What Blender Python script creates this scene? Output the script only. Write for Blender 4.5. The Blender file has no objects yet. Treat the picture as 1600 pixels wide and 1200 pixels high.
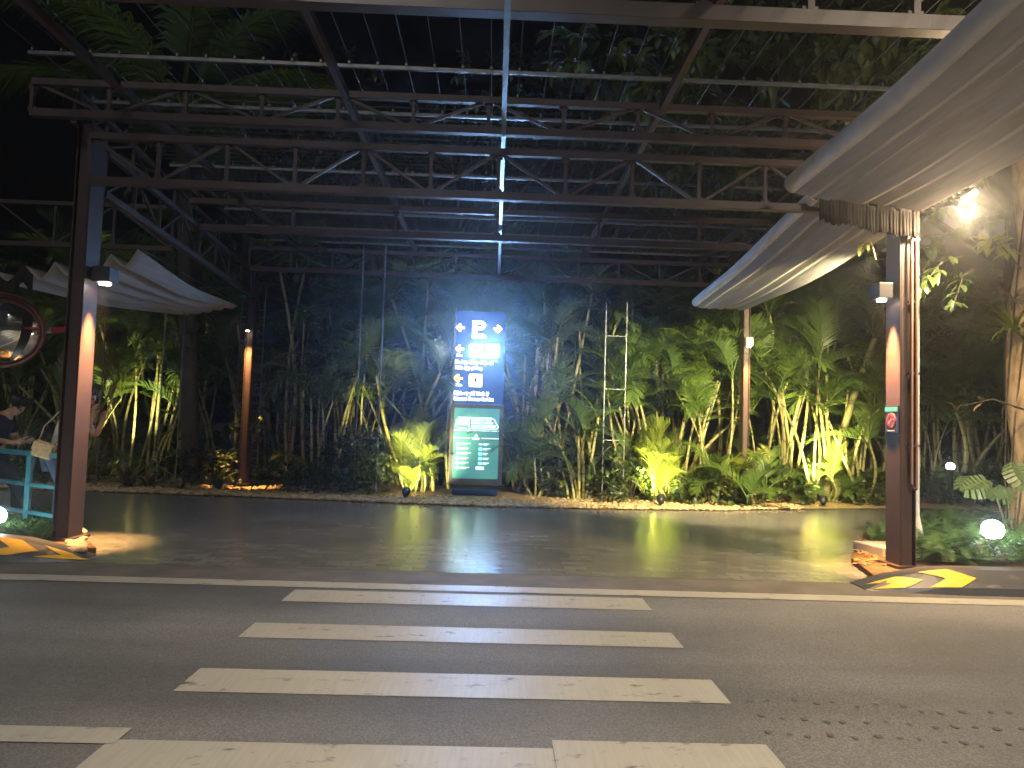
import bpy, bmesh, math, random
from mathutils import Vector, Matrix, Euler
R = math.radians
PI = math.pi
scene = bpy.context.scene
COL = scene.collection

# ------------------------------------------------------------------ camera
F = 1127.0                                   # focal length in photo pixels (1600 wide)
wy = Vector((-28.0, -62.0, -F)).normalized()  # world +Y seen by the camera
wz = Vector((0.0325, 1.0, 0.0)); wz = (wz - wy * wz.dot(wy)).normalized()
wx = wy.cross(wz)
RC = Matrix((wx, wy, wz))                    # camera -> world rotation
CAM = Vector((0, 0, 1.5))
cd = bpy.data.cameras.new('camera'); cam = bpy.data.objects.new('camera', cd); COL.objects.link(cam)
cd.sensor_width = 36; cd.lens = 36 * F / 1600; cd.clip_start = 0.05; cd.clip_end = 600
cam.matrix_world = Matrix.Translation(CAM) @ RC.to_4x4()
scene.camera = cam

# ------------------------------------------------------------------ world, added fill sun, exposure
w = bpy.data.worlds.new('World'); scene.world = w; w.use_nodes = True
nt = w.node_tree; nt.nodes.clear()
wo = nt.nodes.new('ShaderNodeOutputWorld'); bg = nt.nodes.new('ShaderNodeBackground'); sk = nt.nodes.new('ShaderNodeTexSky')
sk.sky_type = 'NISHITA'; sk.sun_disc = False; sk.sun_elevation = R(-4.5); sk.sun_rotation = R(200)
bg.inputs['Strength'].default_value = 0.05
nt.links.new(sk.outputs[0], bg.inputs[0]); nt.links.new(bg.outputs[0], wo.inputs[0])
sd = bpy.data.lights.new('fill_sun', 'SUN'); sd.energy = 0.32; sd.angle = R(22); sd.color = (1.0, 0.95, 0.86)  # unseen sun added as soft ambient fill over road and trees
so = bpy.data.objects.new('fill_sun', sd); COL.objects.link(so); so.rotation_euler = (R(48), 0, R(-14))
scene.view_settings.view_transform = 'Standard'; scene.view_settings.look = 'None'
scene.view_settings.exposure = 1.0; scene.view_settings.gamma = 1.0
scene.cycles.use_denoising = True
scene.cycles.max_bounces = 6; scene.cycles.transparent_max_bounces = 8
scene.cycles.sample_clamp_indirect = 25.0

def at(px, py, Y):
    d = RC @ Vector(((px - 800) / F, (600 - py) / F, -1.0))
    return CAM + d * (Y / d.y)
def gnd(px, py, z=0.0):
    d = RC @ Vector(((px - 800) / F, (600 - py) / F, -1.0))
    return CAM + d * ((z - CAM.z) / d.z)
def gx(px, Y, z=0.0):
    "point at photo column px on depth Y at height z"
    lo = at(px, 600, Y); hi = at(px, 700, Y)
    t = (z - lo.z) / (hi.z - lo.z)
    return lo + (hi - lo) * t

# ------------------------------------------------------------------ materials
MATS = {}
def nodes_of(m):
    m.use_nodes = True
    t = m.node_tree; return t, t.nodes, t.links, t.nodes['Principled BSDF']
def mat(name, col, rough=0.6, metal=0.0, spec=0.5, var=0.15, scale=8.0, bump=0.0, bscale=40.0, coat=0.0, emit=None, estr=0.0, stretch=None, detail=4):
    if name in MATS: return MATS[name]
    m = bpy.data.materials.new(name); t, N, L, b = nodes_of(m)
    b.inputs['Roughness'].default_value = rough; b.inputs['Metallic'].default_value = metal
    b.inputs['Specular IOR Level'].default_value = spec
    b.inputs['Coat Weight'].default_value = coat
    tc = N.new('ShaderNodeTexCoord'); mp = N.new('ShaderNodeMapping')
    L.new(tc.outputs['Object'], mp.inputs[0])
    if stretch: mp.inputs['Scale'].default_value = stretch
    nz = N.new('ShaderNodeTexNoise'); nz.inputs['Scale'].default_value = scale; nz.inputs['Detail'].default_value = detail
    L.new(mp.outputs[0], nz.inputs['Vector'])
    mx = N.new('ShaderNodeMix'); mx.data_type = 'RGBA'
    mx.inputs[6].default_value = (*[c * (1 - var) for c in col], 1)
    mx.inputs[7].default_value = (*[min(1, c * (1 + var)) for c in col], 1)
    cr = N.new('ShaderNodeMapRange'); cr.inputs[1].default_value = 0.3; cr.inputs[2].default_value = 0.7
    L.new(nz.outputs['Fac'], cr.inputs[0]); L.new(cr.outputs[0], mx.inputs[0])
    L.new(mx.outputs[2], b.inputs['Base Color'])
    if bump:
        n2 = N.new('ShaderNodeTexNoise'); n2.inputs['Scale'].default_value = bscale; n2.inputs['Detail'].default_value = 5
        L.new(mp.outputs[0], n2.inputs['Vector'])
        bp = N.new('ShaderNodeBump'); bp.inputs['Strength'].default_value = bump; bp.inputs['Distance'].default_value = 0.01
        L.new(n2.outputs['Fac'], bp.inputs['Height']); L.new(bp.outputs[0], b.inputs['Normal'])
    if emit:
        b.inputs['Emission Color'].default_value = (*emit, 1); b.inputs['Emission Strength'].default_value = estr
    MATS[name] = m; return m

def leaf_mat(name, col, trans=0.35, rough=0.42, hue=0.35):
    if name in MATS: return MATS[name]
    m = bpy.data.materials.new(name); t, N, L, b = nodes_of(m)
    oi = N.new('ShaderNodeObjectInfo'); tc = N.new('ShaderNodeTexCoord')
    nz = N.new('ShaderNodeTexNoise'); nz.inputs['Scale'].default_value = 2.5; L.new(tc.outputs['Object'], nz.inputs['Vector'])
    ad = N.new('ShaderNodeMath'); ad.operation = 'ADD'; L.new(oi.outputs['Random'], ad.inputs[0]); L.new(nz.outputs['Fac'], ad.inputs[1])
    ml = N.new('ShaderNodeMath'); ml.operation = 'MULTIPLY'; ml.inputs[1].default_value = 0.5; L.new(ad.outputs[0], ml.inputs[0])
    mx = N.new('ShaderNodeMix'); mx.data_type = 'RGBA'
    mx.inputs[6].default_value = (col[0] * (1 - hue), col[1] * (1 - hue * .7), col[2] * .9, 1)
    mx.inputs[7].default_value = (col[0] * (1 + hue * 1.4), col[1] * (1 + hue), col[2] * 1.1, 1)
    L.new(ml.outputs[0], mx.inputs[0]); L.new(mx.outputs[2], b.inputs['Base Color'])
    b.inputs['Roughness'].default_value = rough
    tr = N.new('ShaderNodeBsdfTranslucent'); L.new(mx.outputs[2], tr.inputs['Color'])
    ms = N.new('ShaderNodeMixShader'); ms.inputs[0].default_value = trans
    L.new(b.outputs[0], ms.inputs[1]); L.new(tr.outputs[0], ms.inputs[2])
    L.new(ms.outputs[0], N['Material Output'].inputs[0])
    MATS[name] = m; return m

def emis(name, col, s):
    if name in MATS: return MATS[name]
    m = bpy.data.materials.new(name); t, N, L, b = nodes_of(m)
    b.inputs['Base Color'].default_value = (*[min(.8, c) for c in col], 1)
    b.inputs['Emission Color'].default_value = (*col, 1); b.inputs['Emission Strength'].default_value = s
    MATS[name] = m; return m

STEEL = mat('brown_painted_steel', (0.042, 0.0235, 0.019), 0.5, 0, 0.5, 0.18, 5, 0.15, 60)
GALV = mat('galvanised_metal', (0.15, 0.157, 0.168), 0.38, 0.6, 0.5, 0.2, 12)
WIRE = mat('dull_wire', (0.07, 0.075, 0.08), 0.4, 0.5, 0.5, 0.2, 4)
FABRIC = mat('grey_awning_fabric', (0.47, 0.455, 0.45), 0.8, 0, 0.25, 0.12, 3, 0.1, 200, stretch=(6, .6, 6))
def translucent(m, f):
    t = m.node_tree; b = t.nodes['Principled BSDF']; tr = t.nodes.new('ShaderNodeBsdfTranslucent'); ms = t.nodes.new('ShaderNodeMixShader'); ms.inputs[0].default_value = f
    src = b.inputs['Base Color'].links[0].from_socket; t.links.new(src, tr.inputs['Color'])
    t.links.new(b.outputs[0], ms.inputs[1]); t.links.new(tr.outputs[0], ms.inputs[2]); t.links.new(ms.outputs[0], t.nodes['Material Output'].inputs[0])
translucent(FABRIC, .35)
FABRIC_E = mat('pale_awning_edge', (0.5, 0.5, 0.5), 0.75, 0, 0.25, 0.12, 3)
FRINGE = mat('dark_awning_fringe', (0.02, 0.0175, 0.016), 0.9, 0, 0.2, 0.3, 12, stretch=(8, 8, .5))
DARKMET = mat('dark_lamp_metal', (0.03, 0.03, 0.033), 0.45, 0.3, 0.5, 0.2, 10)
GUT = mat('gutter_concrete', (0.11, 0.095, 0.075), 0.7, 0, 0.4, 0.3, 3, 0.4, 60)
CONC = mat('pale_concrete', (0.30, 0.27, 0.22), 0.85, 0, 0.3, 0.25, 6, 0.4, 60)
SOIL = mat('dark_garden_soil', (0.05, 0.035, 0.022), 0.95, 0, 0.2, 0.5, 3, 1.0, 12)
MULCH = mat('tan_mulch', (0.34, 0.24, 0.12), 0.95, 0, 0.2, 0.45, 14, 1.0, 35)
PEBBLE = mat('tan_pebbles', (0.42, 0.31, 0.17), 0.85, 0, 0.3, 0.4, 9, 0.3, 60)
ROCK = mat('grey_brown_rock', (0.24, 0.2, 0.15), 0.85, 0, 0.3, 0.35, 8, 0.8, 25)
PALM = leaf_mat('palm_leaf', (0.088, 0.15, 0.028), 0.4)
PALM_Y = leaf_mat('young_palm_leaf', (0.13, 0.17, 0.025), 0.45)
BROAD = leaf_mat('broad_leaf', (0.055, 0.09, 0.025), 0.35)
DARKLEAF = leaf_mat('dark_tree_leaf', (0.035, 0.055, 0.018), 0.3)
FERN = leaf_mat('fern_leaf', (0.05, 0.11, 0.035), 0.3)
GRASS = leaf_mat('grass_blade', (0.06, 0.12, 0.03), 0.35)
DRY = mat('dry_leaf', (0.22, 0.13, 0.06), 0.8, 0, 0.3, 0.4, 6)

def cane_mat(name, c1, c2, rings=16):
    m = bpy.data.materials.new(name); t, N, L, b = nodes_of(m)
    tc = N.new('ShaderNodeTexCoord'); sx = N.new('ShaderNodeSeparateXYZ'); L.new(tc.outputs['Object'], sx.inputs[0])
    a = N.new('ShaderNodeMath'); a.operation = 'MULTIPLY'; a.inputs[1].default_value = rings; L.new(sx.outputs['Z'], a.inputs[0])
    fr = N.new('ShaderNodeMath'); fr.operation = 'FRACT'; L.new(a.outputs[0], fr.inputs[0])
    gt = N.new('ShaderNodeMapRange'); gt.inputs[1].default_value = 0.0; gt.inputs[2].default_value = 0.22; L.new(fr.outputs[0], gt.inputs[0])
    nz = N.new('ShaderNodeTexNoise'); nz.inputs['Scale'].default_value = 6; L.new(tc.outputs['Object'], nz.inputs['Vector'])
    mx = N.new('ShaderNodeMix'); mx.data_type = 'RGBA'; mx.inputs[6].default_value = (*c1, 1); mx.inputs[7].default_value = (*c2, 1); L.new(nz.outputs['Fac'], mx.inputs[0])
    m2 = N.new('ShaderNodeMix'); m2.data_type = 'RGBA'; m2.inputs[6].default_value = (.07, .055, .03, 1); L.new(mx.outputs[2], m2.inputs[7]); L.new(gt.outputs[0], m2.inputs[0])
    L.new(m2.outputs[2], b.inputs['Base Color']); b.inputs['Roughness'].default_value = 0.5
    MATS[name] = m; return m
CANE = cane_mat('ringed_palm_cane', (0.2, 0.21, 0.06), (0.36, 0.32, 0.14), 7)
TRELLIS = mat('dull_trellis_metal', (0.24, 0.25, 0.25), 0.4, 0.6, 0.5, 0.3, 6)
TRUNKP = cane_mat('grey_palm_trunk', (0.05, 0.042, 0.03), (0.09, 0.08, 0.06), 8)
BARK = mat('pale_rough_bark', (0.27, 0.2, 0.12), 0.9, 0, 0.3, 0.45, 5, 1.0, 18, stretch=(2, 2, .8))
BARKD = mat('dark_bark', (0.06, 0.05, 0.035), 0.9, 0, 0.3, 0.45, 5, 1.0, 18)

def asphalt():
    m = bpy.data.materials.new('worn_asphalt'); t, N, L, b = nodes_of(m)
    tc = N.new('ShaderNodeTexCoord')
    n1 = N.new('ShaderNodeTexNoise'); n1.inputs['Scale'].default_value = 0.7; n1.inputs['Detail'].default_value = 6
    n2 = N.new('ShaderNodeTexNoise'); n2.inputs['Scale'].default_value = 90; n2.inputs['Detail'].default_value = 3
    vo = N.new('ShaderNodeTexVoronoi'); vo.inputs['Scale'].default_value = 130
    for n in (n1, n2, vo): L.new(tc.outputs['Object'], n.inputs['Vector'])
    r1 = N.new('ShaderNodeValToRGB'); r1.color_ramp.elements[0].position = .3; r1.color_ramp.elements[1].position = .7
    r1.color_ramp.elements[0].color = (.095, .091, .086, 1); r1.color_ramp.elements[1].color = (.16, .153, .143, 1); L.new(n1.outputs['Fac'], r1.inputs[0])
    r2 = N.new('ShaderNodeValToRGB'); r2.color_ramp.elements[0].position = .40; r2.color_ramp.elements[1].position = .72
    r2.color_ramp.elements[0].color = (.72, .72, .72, 1); r2.color_ramp.elements[1].color = (1.45, 1.45, 1.42, 1); L.new(n2.outputs['Fac'], r2.inputs[0])
    mx = N.new('ShaderNodeMix'); mx.data_type = 'RGBA'; mx.blend_type = 'MULTIPLY'; mx.inputs[0].default_value = 1
    L.new(r1.outputs[0], mx.inputs[6]); L.new(r2.outputs[0], mx.inputs[7])
    mpx = N.new('ShaderNodeMapping'); mpx.inputs['Scale'].default_value = (.12, 1.1, 1); L.new(tc.outputs['Object'], mpx.inputs[0])
    n4 = N.new('ShaderNodeTexNoise'); n4.inputs['Scale'].default_value = 1.2; n4.inputs['Detail'].default_value = 6; n4.inputs['Distortion'].default_value = .4; L.new(mpx.outputs[0], n4.inputs['Vector'])
    m4 = N.new('ShaderNodeMapRange'); m4.inputs[1].default_value = .3; m4.inputs[2].default_value = .7; m4.inputs[3].default_value = .72; m4.inputs[4].default_value = 1.25; L.new(n4.outputs['Fac'], m4.inputs[0])
    mx4 = N.new('ShaderNodeMix'); mx4.data_type = 'RGBA'; mx4.blend_type = 'MULTIPLY'; mx4.inputs[0].default_value = 1; L.new(mx.outputs[2], mx4.inputs[6]); L.new(m4.outputs[0], mx4.inputs[7])
    L.new(mx4.outputs[2], b.inputs['Base Color'])
    rr = N.new('ShaderNodeMapRange'); rr.inputs[3].default_value = .45; rr.inputs[4].default_value = .75; L.new(n1.outputs['Fac'], rr.inputs[0]); L.new(rr.outputs[0], b.inputs['Roughness'])
    bp = N.new('ShaderNodeBump'); bp.inputs['Strength'].default_value = .55; bp.inputs['Distance'].default_value = .006
    L.new(vo.outputs['Distance'], bp.inputs['Height']); L.new(bp.outputs[0], b.inputs['Normal'])
    return m
ASPH = asphalt()

def paint(name, col, worn=(.06, .057, .05), thr=.59, rough=.45):
    m = bpy.data.materials.new(name); t, N, L, b = nodes_of(m)
    tc = N.new('ShaderNodeTexCoord'); mp = N.new('ShaderNodeMapping'); mp.inputs['Scale'].default_value = (1, 2.0, 1); L.new(tc.outputs['Object'], mp.inputs[0])
    n1 = N.new('ShaderNodeTexNoise'); n1.inputs['Scale'].default_value = 5; n1.inputs['Detail'].default_value = 9; n1.inputs['Roughness'].default_value = .65
    n2 = N.new('ShaderNodeTexNoise'); n2.inputs['Scale'].default_value = 1.3; n2.inputs['Detail'].default_value = 5
    mp2 = N.new('ShaderNodeMapping'); mp2.inputs['Scale'].default_value = (30, 2.0, 1); L.new(tc.outputs['Object'], mp2.inputs[0])
    n3 = N.new('ShaderNodeTexNoise'); n3.inputs['Scale'].default_value = 1.5; n3.inputs['Detail'].default_value = 5
    L.new(mp.outputs[0], n1.inputs['Vector']); L.new(tc.outputs['Object'], n2.inputs['Vector']); L.new(mp2.outputs[0], n3.inputs['Vector'])
    r = N.new('ShaderNodeMapRange'); r.inputs[1].default_value = thr; r.inputs[2].default_value = thr + .1; L.new(n1.outputs['Fac'], r.inputs[0])
    a = N.new('ShaderNodeMix'); a.data_type = 'RGBA'; a.inputs[6].default_value = (*[c * .72 for c in col], 1); a.inputs[7].default_value = (*col, 1); L.new(n2.outputs['Fac'], a.inputs[0])
    a2 = N.new('ShaderNodeMix'); a2.data_type = 'RGBA'; a2.blend_type = 'MULTIPLY'; a2.inputs[0].default_value = .13; L.new(a.outputs[2], a2.inputs[6])
    rr = N.new('ShaderNodeMapRange'); rr.inputs[1].default_value = .3; rr.inputs[2].default_value = .6; L.new(n3.outputs['Fac'], rr.inputs[0]); L.new(rr.outputs[0], a2.inputs[7])
    c = N.new('ShaderNodeMix'); c.data_type = 'RGBA'; L.new(r.outputs[0], c.inputs[0]); L.new(a2.outputs[2], c.inputs[6]); c.inputs[7].default_value = (*worn, 1)
    L.new(c.outputs[2], b.inputs['Base Color']); b.inputs['Roughness'].default_value = rough
    bp = N.new('ShaderNodeBump'); bp.inputs['Strength'].default_value = .3; bp.inputs['Distance'].default_value = .004; L.new(n1.outputs['Fac'], bp.inputs['Height']); L.new(bp.outputs[0], b.inputs['Normal'])
    MATS[name] = m; return m
WHITEP = paint('worn_white_road_paint', (.41, .38, .315))
YELLOWP = paint('worn_yellow_paint', (.75, .42, .02), (.12, .09, .05), .66)
BLACKP = paint('worn_black_paint', (.05, .05, .055), (.12, .11, .1), .6)

def pavers():
    m = bpy.data.materials.new('wet_dark_pavers'); t, N, L, b = nodes_of(m)
    tc = N.new('ShaderNodeTexCoord')
    br = N.new('ShaderNodeTexBrick'); br.inputs['Scale'].default_value = 1.0; br.inputs['Brick Width'].default_value = .26; br.inputs['Row Height'].default_value = .13
    br.inputs['Mortar Size'].default_value = .007; br.inputs['Mortar Smooth'].default_value = .5; br.inputs['Bias'].default_value = 0
    br.inputs['Color1'].default_value = (.13, .124, .116, 1); br.inputs['Color2'].default_value = (.19, .181, .168, 1); br.inputs['Mortar'].default_value = (.06, .057, .053, 1)
    L.new(tc.outputs['Object'], br.inputs['Vector'])
    n1 = N.new('ShaderNodeTexNoise'); n1.inputs['Scale'].default_value = .8; n1.inputs['Detail'].default_value = 6; L.new(tc.outputs['Object'], n1.inputs['Vector'])
    n2 = N.new('ShaderNodeTexNoise'); n2.inputs['Scale'].default_value = 25; n2.inputs['Detail'].default_value = 4; L.new(tc.outputs['Object'], n2.inputs['Vector'])
    mr = N.new('ShaderNodeMapRange'); mr.inputs[1].default_value = .3; mr.inputs[2].default_value = .7; mr.inputs[1].default_value = .2; mr.inputs[2].default_value = .8; mr.inputs[3].default_value = .8; mr.inputs[4].default_value = 1.2; L.new(n1.outputs['Fac'], mr.inputs[0])
    mx = N.new('ShaderNodeMix'); mx.data_type = 'RGBA'; mx.blend_type = 'MULTIPLY'; mx.inputs[0].default_value = 1; L.new(br.outputs['Color'], mx.inputs[6]); L.new(mr.outputs[0], mx.inputs[7])
    L.new(mx.outputs[2], b.inputs['Base Color'])
    r = N.new('ShaderNodeMapRange'); r.inputs[1].default_value = .1; r.inputs[2].default_value = .9; r.inputs[3].default_value = .15; r.inputs[4].default_value = .27; L.new(n1.outputs['Fac'], r.inputs[0]); L.new(r.outputs[0], b.inputs['Roughness'])
    b1 = N.new('ShaderNodeBump'); b1.invert = True; b1.inputs['Strength'].default_value = 1.0; b1.inputs['Distance'].default_value = .012; L.new(br.outputs['Fac'], b1.inputs['Height'])
    b2 = N.new('ShaderNodeBump'); b2.inputs['Strength'].default_value = .18; b2.inputs['Distance'].default_value = .008; L.new(n2.outputs['Fac'], b2.inputs['Height']); L.new(b1.outputs[0], b2.inputs['Normal'])
    # each paver tilts a little: coarse cell heights
    L.new(b2.outputs[0], b.inputs['Normal'])
    return m
PAVER = pavers()

# ------------------------------------------------------------------ mesh helpers
class MB:
    def __init__(s): s.v = []; s.f = []; s.sm = []
    def add(s, vs, fs, smooth=False):
        o = len(s.v); s.v += [tuple(v) for v in vs]
        for f in fs: s.f.append(tuple(i + o for i in f)); s.sm.append(smooth)
    def box(s, c, size, M=None):
        c = Vector(c); x, y, z = [q / 2 for q in size]
        vs = [Vector((a * x, b * y, d * z)) for a in (-1, 1) for b in (-1, 1) for d in (-1, 1)]
        if M: vs = [M @ v for v in vs]
        s.add([v + c for v in vs], [(0, 1, 3, 2), (4, 6, 7, 5), (0, 4, 5, 1), (2, 3, 7, 6), (0, 2, 6, 4), (1, 5, 7, 3)])
    def bar(s, a, b, wd, ht, up=(0, 0, 1)):
        a = Vector(a); b = Vector(b); d = (b - a).normalized(); up = Vector(up)
        if abs(d.dot(up)) > .98: up = Vector((0, 1, 0))
        sd = d.cross(up).normalized() * wd / 2; u = sd.cross(d).normalized() * ht / 2
        vs = [p + i * sd + j * u for p in (a, b) for i, j in ((-1, -1), (1, -1), (1, 1), (-1, 1))]
        s.add(vs, [(0, 1, 2, 3), (7, 6, 5, 4), (0, 4, 5, 1), (1, 5, 6, 2), (2, 6, 7, 3), (3, 7, 4, 0)])
    def tube(s, pts, rad, n=8, cap=True):
        pts = [Vector(p) for p in pts]
        if not hasattr(rad, '__len__'): rad = [rad] * len(pts)
        vs = []; fs = []; prev = None
        for i, p in enumerate(pts):
            d = (pts[min(i + 1, len(pts) - 1)] - pts[max(i - 1, 0)]).normalized()
            if prev is None:
                u = d.orthogonal().normalized()
            else:
                u = (prev - d * prev.dot(d)).normalized()
            prev = u; v2 = d.cross(u)
            for k in range(n):
                a = 2 * PI * k / n; vs.append(p + (u * math.cos(a) + v2 * math.sin(a)) * rad[i])
        for i in range(len(pts) - 1):
            for k in range(n):
                fs.append((i * n + k, i * n + (k + 1) % n, (i + 1) * n + (k + 1) % n, (i + 1) * n + k))
        s.add(vs, fs, True)
        if cap:
            o = len(vs) - n
            s.add(vs[:n], [tuple(range(n))[::-1]]); s.add(vs[o:], [tuple(range(n))])
    def lathe(s, prof, c=(0, 0, 0), n=20, M=None):
        c = Vector(c); vs = []; fs = []
        for r, z in prof:
            for k in range(n):
                a = 2 * PI * k / n; v = Vector((r * math.cos(a), r * math.sin(a), z)); v = M @ v if M else v; vs.append(v + c)
        for i in range(len(prof) - 1):
            for k in range(n): fs.append((i * n + k, i * n + (k + 1) % n, (i + 1) * n + (k + 1) % n, (i + 1) * n + k))
        s.add(vs, fs, True)
    def ell(s, c, r, n=12, m=8, M=None):
        s.lathe([(math.sin(PI * i / m) * 1.0 or 1e-4, -math.cos(PI * i / m)) for i in range(m + 1)], c, n, (M or Matrix.Identity(3)) @ Matrix.Diagonal(Vector(r)))
    def prism(s, poly, a, b, fn):
        "poly 2D, extruded from a to b; fn(u,v,w)->3D"
        n = len(poly); vs = [fn(u, v, a) for u, v in poly] + [fn(u, v, b) for u, v in poly]
        s.add(vs, [tuple(range(n)), tuple(range(2 * n - 1, n - 1, -1))] + [(i, (i + 1) % n, (i + 1) % n + n, i + n) for i in range(n)])
    def mesh(s, name, m):
        me = bpy.data.meshes.new(name); me.from_pydata(s.v, [], s.f); me.polygons.foreach_set('use_smooth', s.sm)
        if m: me.materials.append(m)
        me.update(); return me
    def build(s, name, m, parent=None, fix=True, bevel=0):
        me = s.mesh(name, m)
        if fix:
            bm = bmesh.new(); bm.from_mesh(me); bmesh.ops.recalc_face_normals(bm, faces=bm.faces); bm.to_mesh(me); bm.free()
        o = bpy.data.objects.new(name, me); COL.objects.link(o)
        if parent is not None:
            o.parent = parent; o.matrix_parent_inverse = Matrix.Translation(parent_world(parent)).inverted()
        if bevel:
            b = o.modifiers.new('bevel', 'BEVEL'); b.width = bevel; b.segments = 2; b.limit_method = 'ANGLE'
        return o
def parent_world(p):
    v = Vector((0, 0, 0))
    while p is not None:
        v = v + p.location; p = p.parent if p.parent is not None and p.type == 'EMPTY' else None
    return v
def tag(o, label, cat, group=None, kind=None):
    if label: o['label'] = label
    if cat: o['category'] = cat
    if group: o['group'] = group
    if kind: o['kind'] = kind
    return o
def thing(name, label, cat, loc, group=None):
    o = bpy.data.objects.new(name, None); o.empty_display_size = .1; COL.objects.link(o); o.location = loc
    return tag(o, label, cat, group)
def child(mb, name, m, p, **k): return mb.build(name, m, p, **k)
def struct(mb, name, m, **k): return tag(mb.build(name, m, **k), None, None, None, 'structure')
def inst(name, me, parent, loc, rot, scl):
    o = bpy.data.objects.new(name, me); COL.objects.link(o); o.parent = parent
    o.location = loc; o.rotation_euler = rot; o.scale = scl if hasattr(scl, '__len__') else (scl,) * 3
    return o
def light(name, kind, loc, energy, color, parent, target=None, size=.05, cone=60, blend=.5):
    d = bpy.data.lights.new(name, kind); d.energy = energy; d.color = color
    if kind == 'SPOT': d.spot_size = R(cone); d.spot_blend = blend
    if kind in ('SPOT', 'POINT'): d.shadow_soft_size = size
    o = bpy.data.objects.new(name, d); COL.objects.link(o)
    o.parent = parent; o.matrix_parent_inverse = Matrix.Translation(parent_world(parent)).inverted() if parent else Matrix()
    o.location = loc
    if target is not None: o.rotation_euler = (Vector(target) - Vector(loc)).to_track_quat('-Z', 'Y').to_euler()
    return o

# ------------------------------------------------------------------ ground, road, paving
def sheet(name, pts, z, m, div=None):
    mb = MB(); mb.add([(p[0], p[1], z) for p in pts], [tuple(range(len(pts)))]); return struct(mb, name, m)
sheet('ground', [(-150, -120), (150, -120), (150, 150), (-150, 150)], -.012, SOIL)
road = sheet('road', [(-60, -14), (60, -14), (60, 6.78), (-60, 6.78)], -.004, ASPH)
sheet('gutter', [(-60, 6.78), (60, 6.78), (60, 7.32), (-60, 7.32)], -.002, GUT)
edge_y = [(-16, 13.9), (-9, 13.8), (-5, 13.6), (-2.2, 13.3), (0, 13.1), (2.2, 13.25), (4.4, 13.6), (6, 14.2), (9, 15.0), (16, 15.2)]
sheet('pavement', [(-16, 7.32), (16, 7.32)] + edge_y[::-1], 0.0, PAVER)
sheet('footpath', [(-60, -14), (-60, -22), (60, -22), (60, -14)], .0, CONC)
def mark(name, x0, x1, y0, y1, z=0.0, m=WHITEP, skew=0):
    mb = MB(); mb.add([(x0, y0, z), (x1, y0, z), (x1 + skew, y1, z), (x0 + skew, y1, z)], [(0, 1, 2, 3)])
    return mb.build(name, m, road)
Lx = gnd(450, 930).x; Rx = gnd(1017, 951).x
for y0, y1 in ((6.03, 6.44), (5.03, 5.39), (4.04, 4.41)): mark('crosswalk_stripe', Lx, Rx, y0, y1)
mark('crosswalk_stripe', Lx - .02, gnd(860, 1150).x, 2.95, 3.44)
mark('crosswalk_stripe', gnd(860, 1150).x + .003, Rx, 2.95, 3.53)
mark('edge_line', -60, 60, 6.53, 6.76, .001)
mark('lane_line', -9, gnd(222, 1125).x, 3.39, 3.56, .0025)
mark('lane_line', 6.2, 14, 3.0, 3.15)
rs = random.Random(5); mb = MB()
for r_ in range(3):
    for k in range(13):
        px = 1170 + k * 34 + r_ * 15 + rs.uniform(-6, 6); py = 1092 + r_ * 26 + k * 2.0 + rs.uniform(-4, 4)
        g = gnd(px, py); a = rs.uniform(.012, .024)
        mb.add([(g.x + a * math.cos(t * PI / 4) * rs.uniform(.7, 1.2), g.y + a * 1.1 * math.sin(t * PI / 4), .0005) for t in range(8)], [tuple(range(8))])
tag(mb.build('oil_spot', mat('oil_stain', (.115, .109, .10), .9, 0, .1), road), None, None)

# gravel / mulch bed strip
mb = MB(); n = len(edge_y)
mb.add([(x, y, .012) for x, y in edge_y] + [(x, 17.0, .03) for x, y in edge_y], [(i, i + 1, n + i + 1, n + i) for i in range(n - 1)])
struct(mb, 'garden_bed', MULCH)
def edge_at(x):
    for (a, b), (c, d) in zip(edge_y, edge_y[1:]):
        if a <= x <= c: return b + (d - b) * (x - a) / (c - a)
    return 15
mb = MB(); rs = random.Random(2)
for k in range(5200):
    x = rs.uniform(-11, 6.2); y = edge_at(x) + abs(rs.gauss(0, .55)) - .05
    a = rs.uniform(.018, .05); M = Euler((rs.uniform(-.4, .4), rs.uniform(-.4, .4), rs.uniform(0, 6))).to_matrix() @ Matrix.Diagonal(Vector((a * rs.uniform(.9, 1.6), a, a * rs.uniform(.35, .6))))
    mb.ell((x, y, .018 + a * .3), (1, 1, 1), 6, 4, M)
tag(mb.build('gravel', PEBBLE, fix=False), 'tan pebbles and leaf litter along the front of the palm bed', 'gravel', None, 'stuff')

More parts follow.
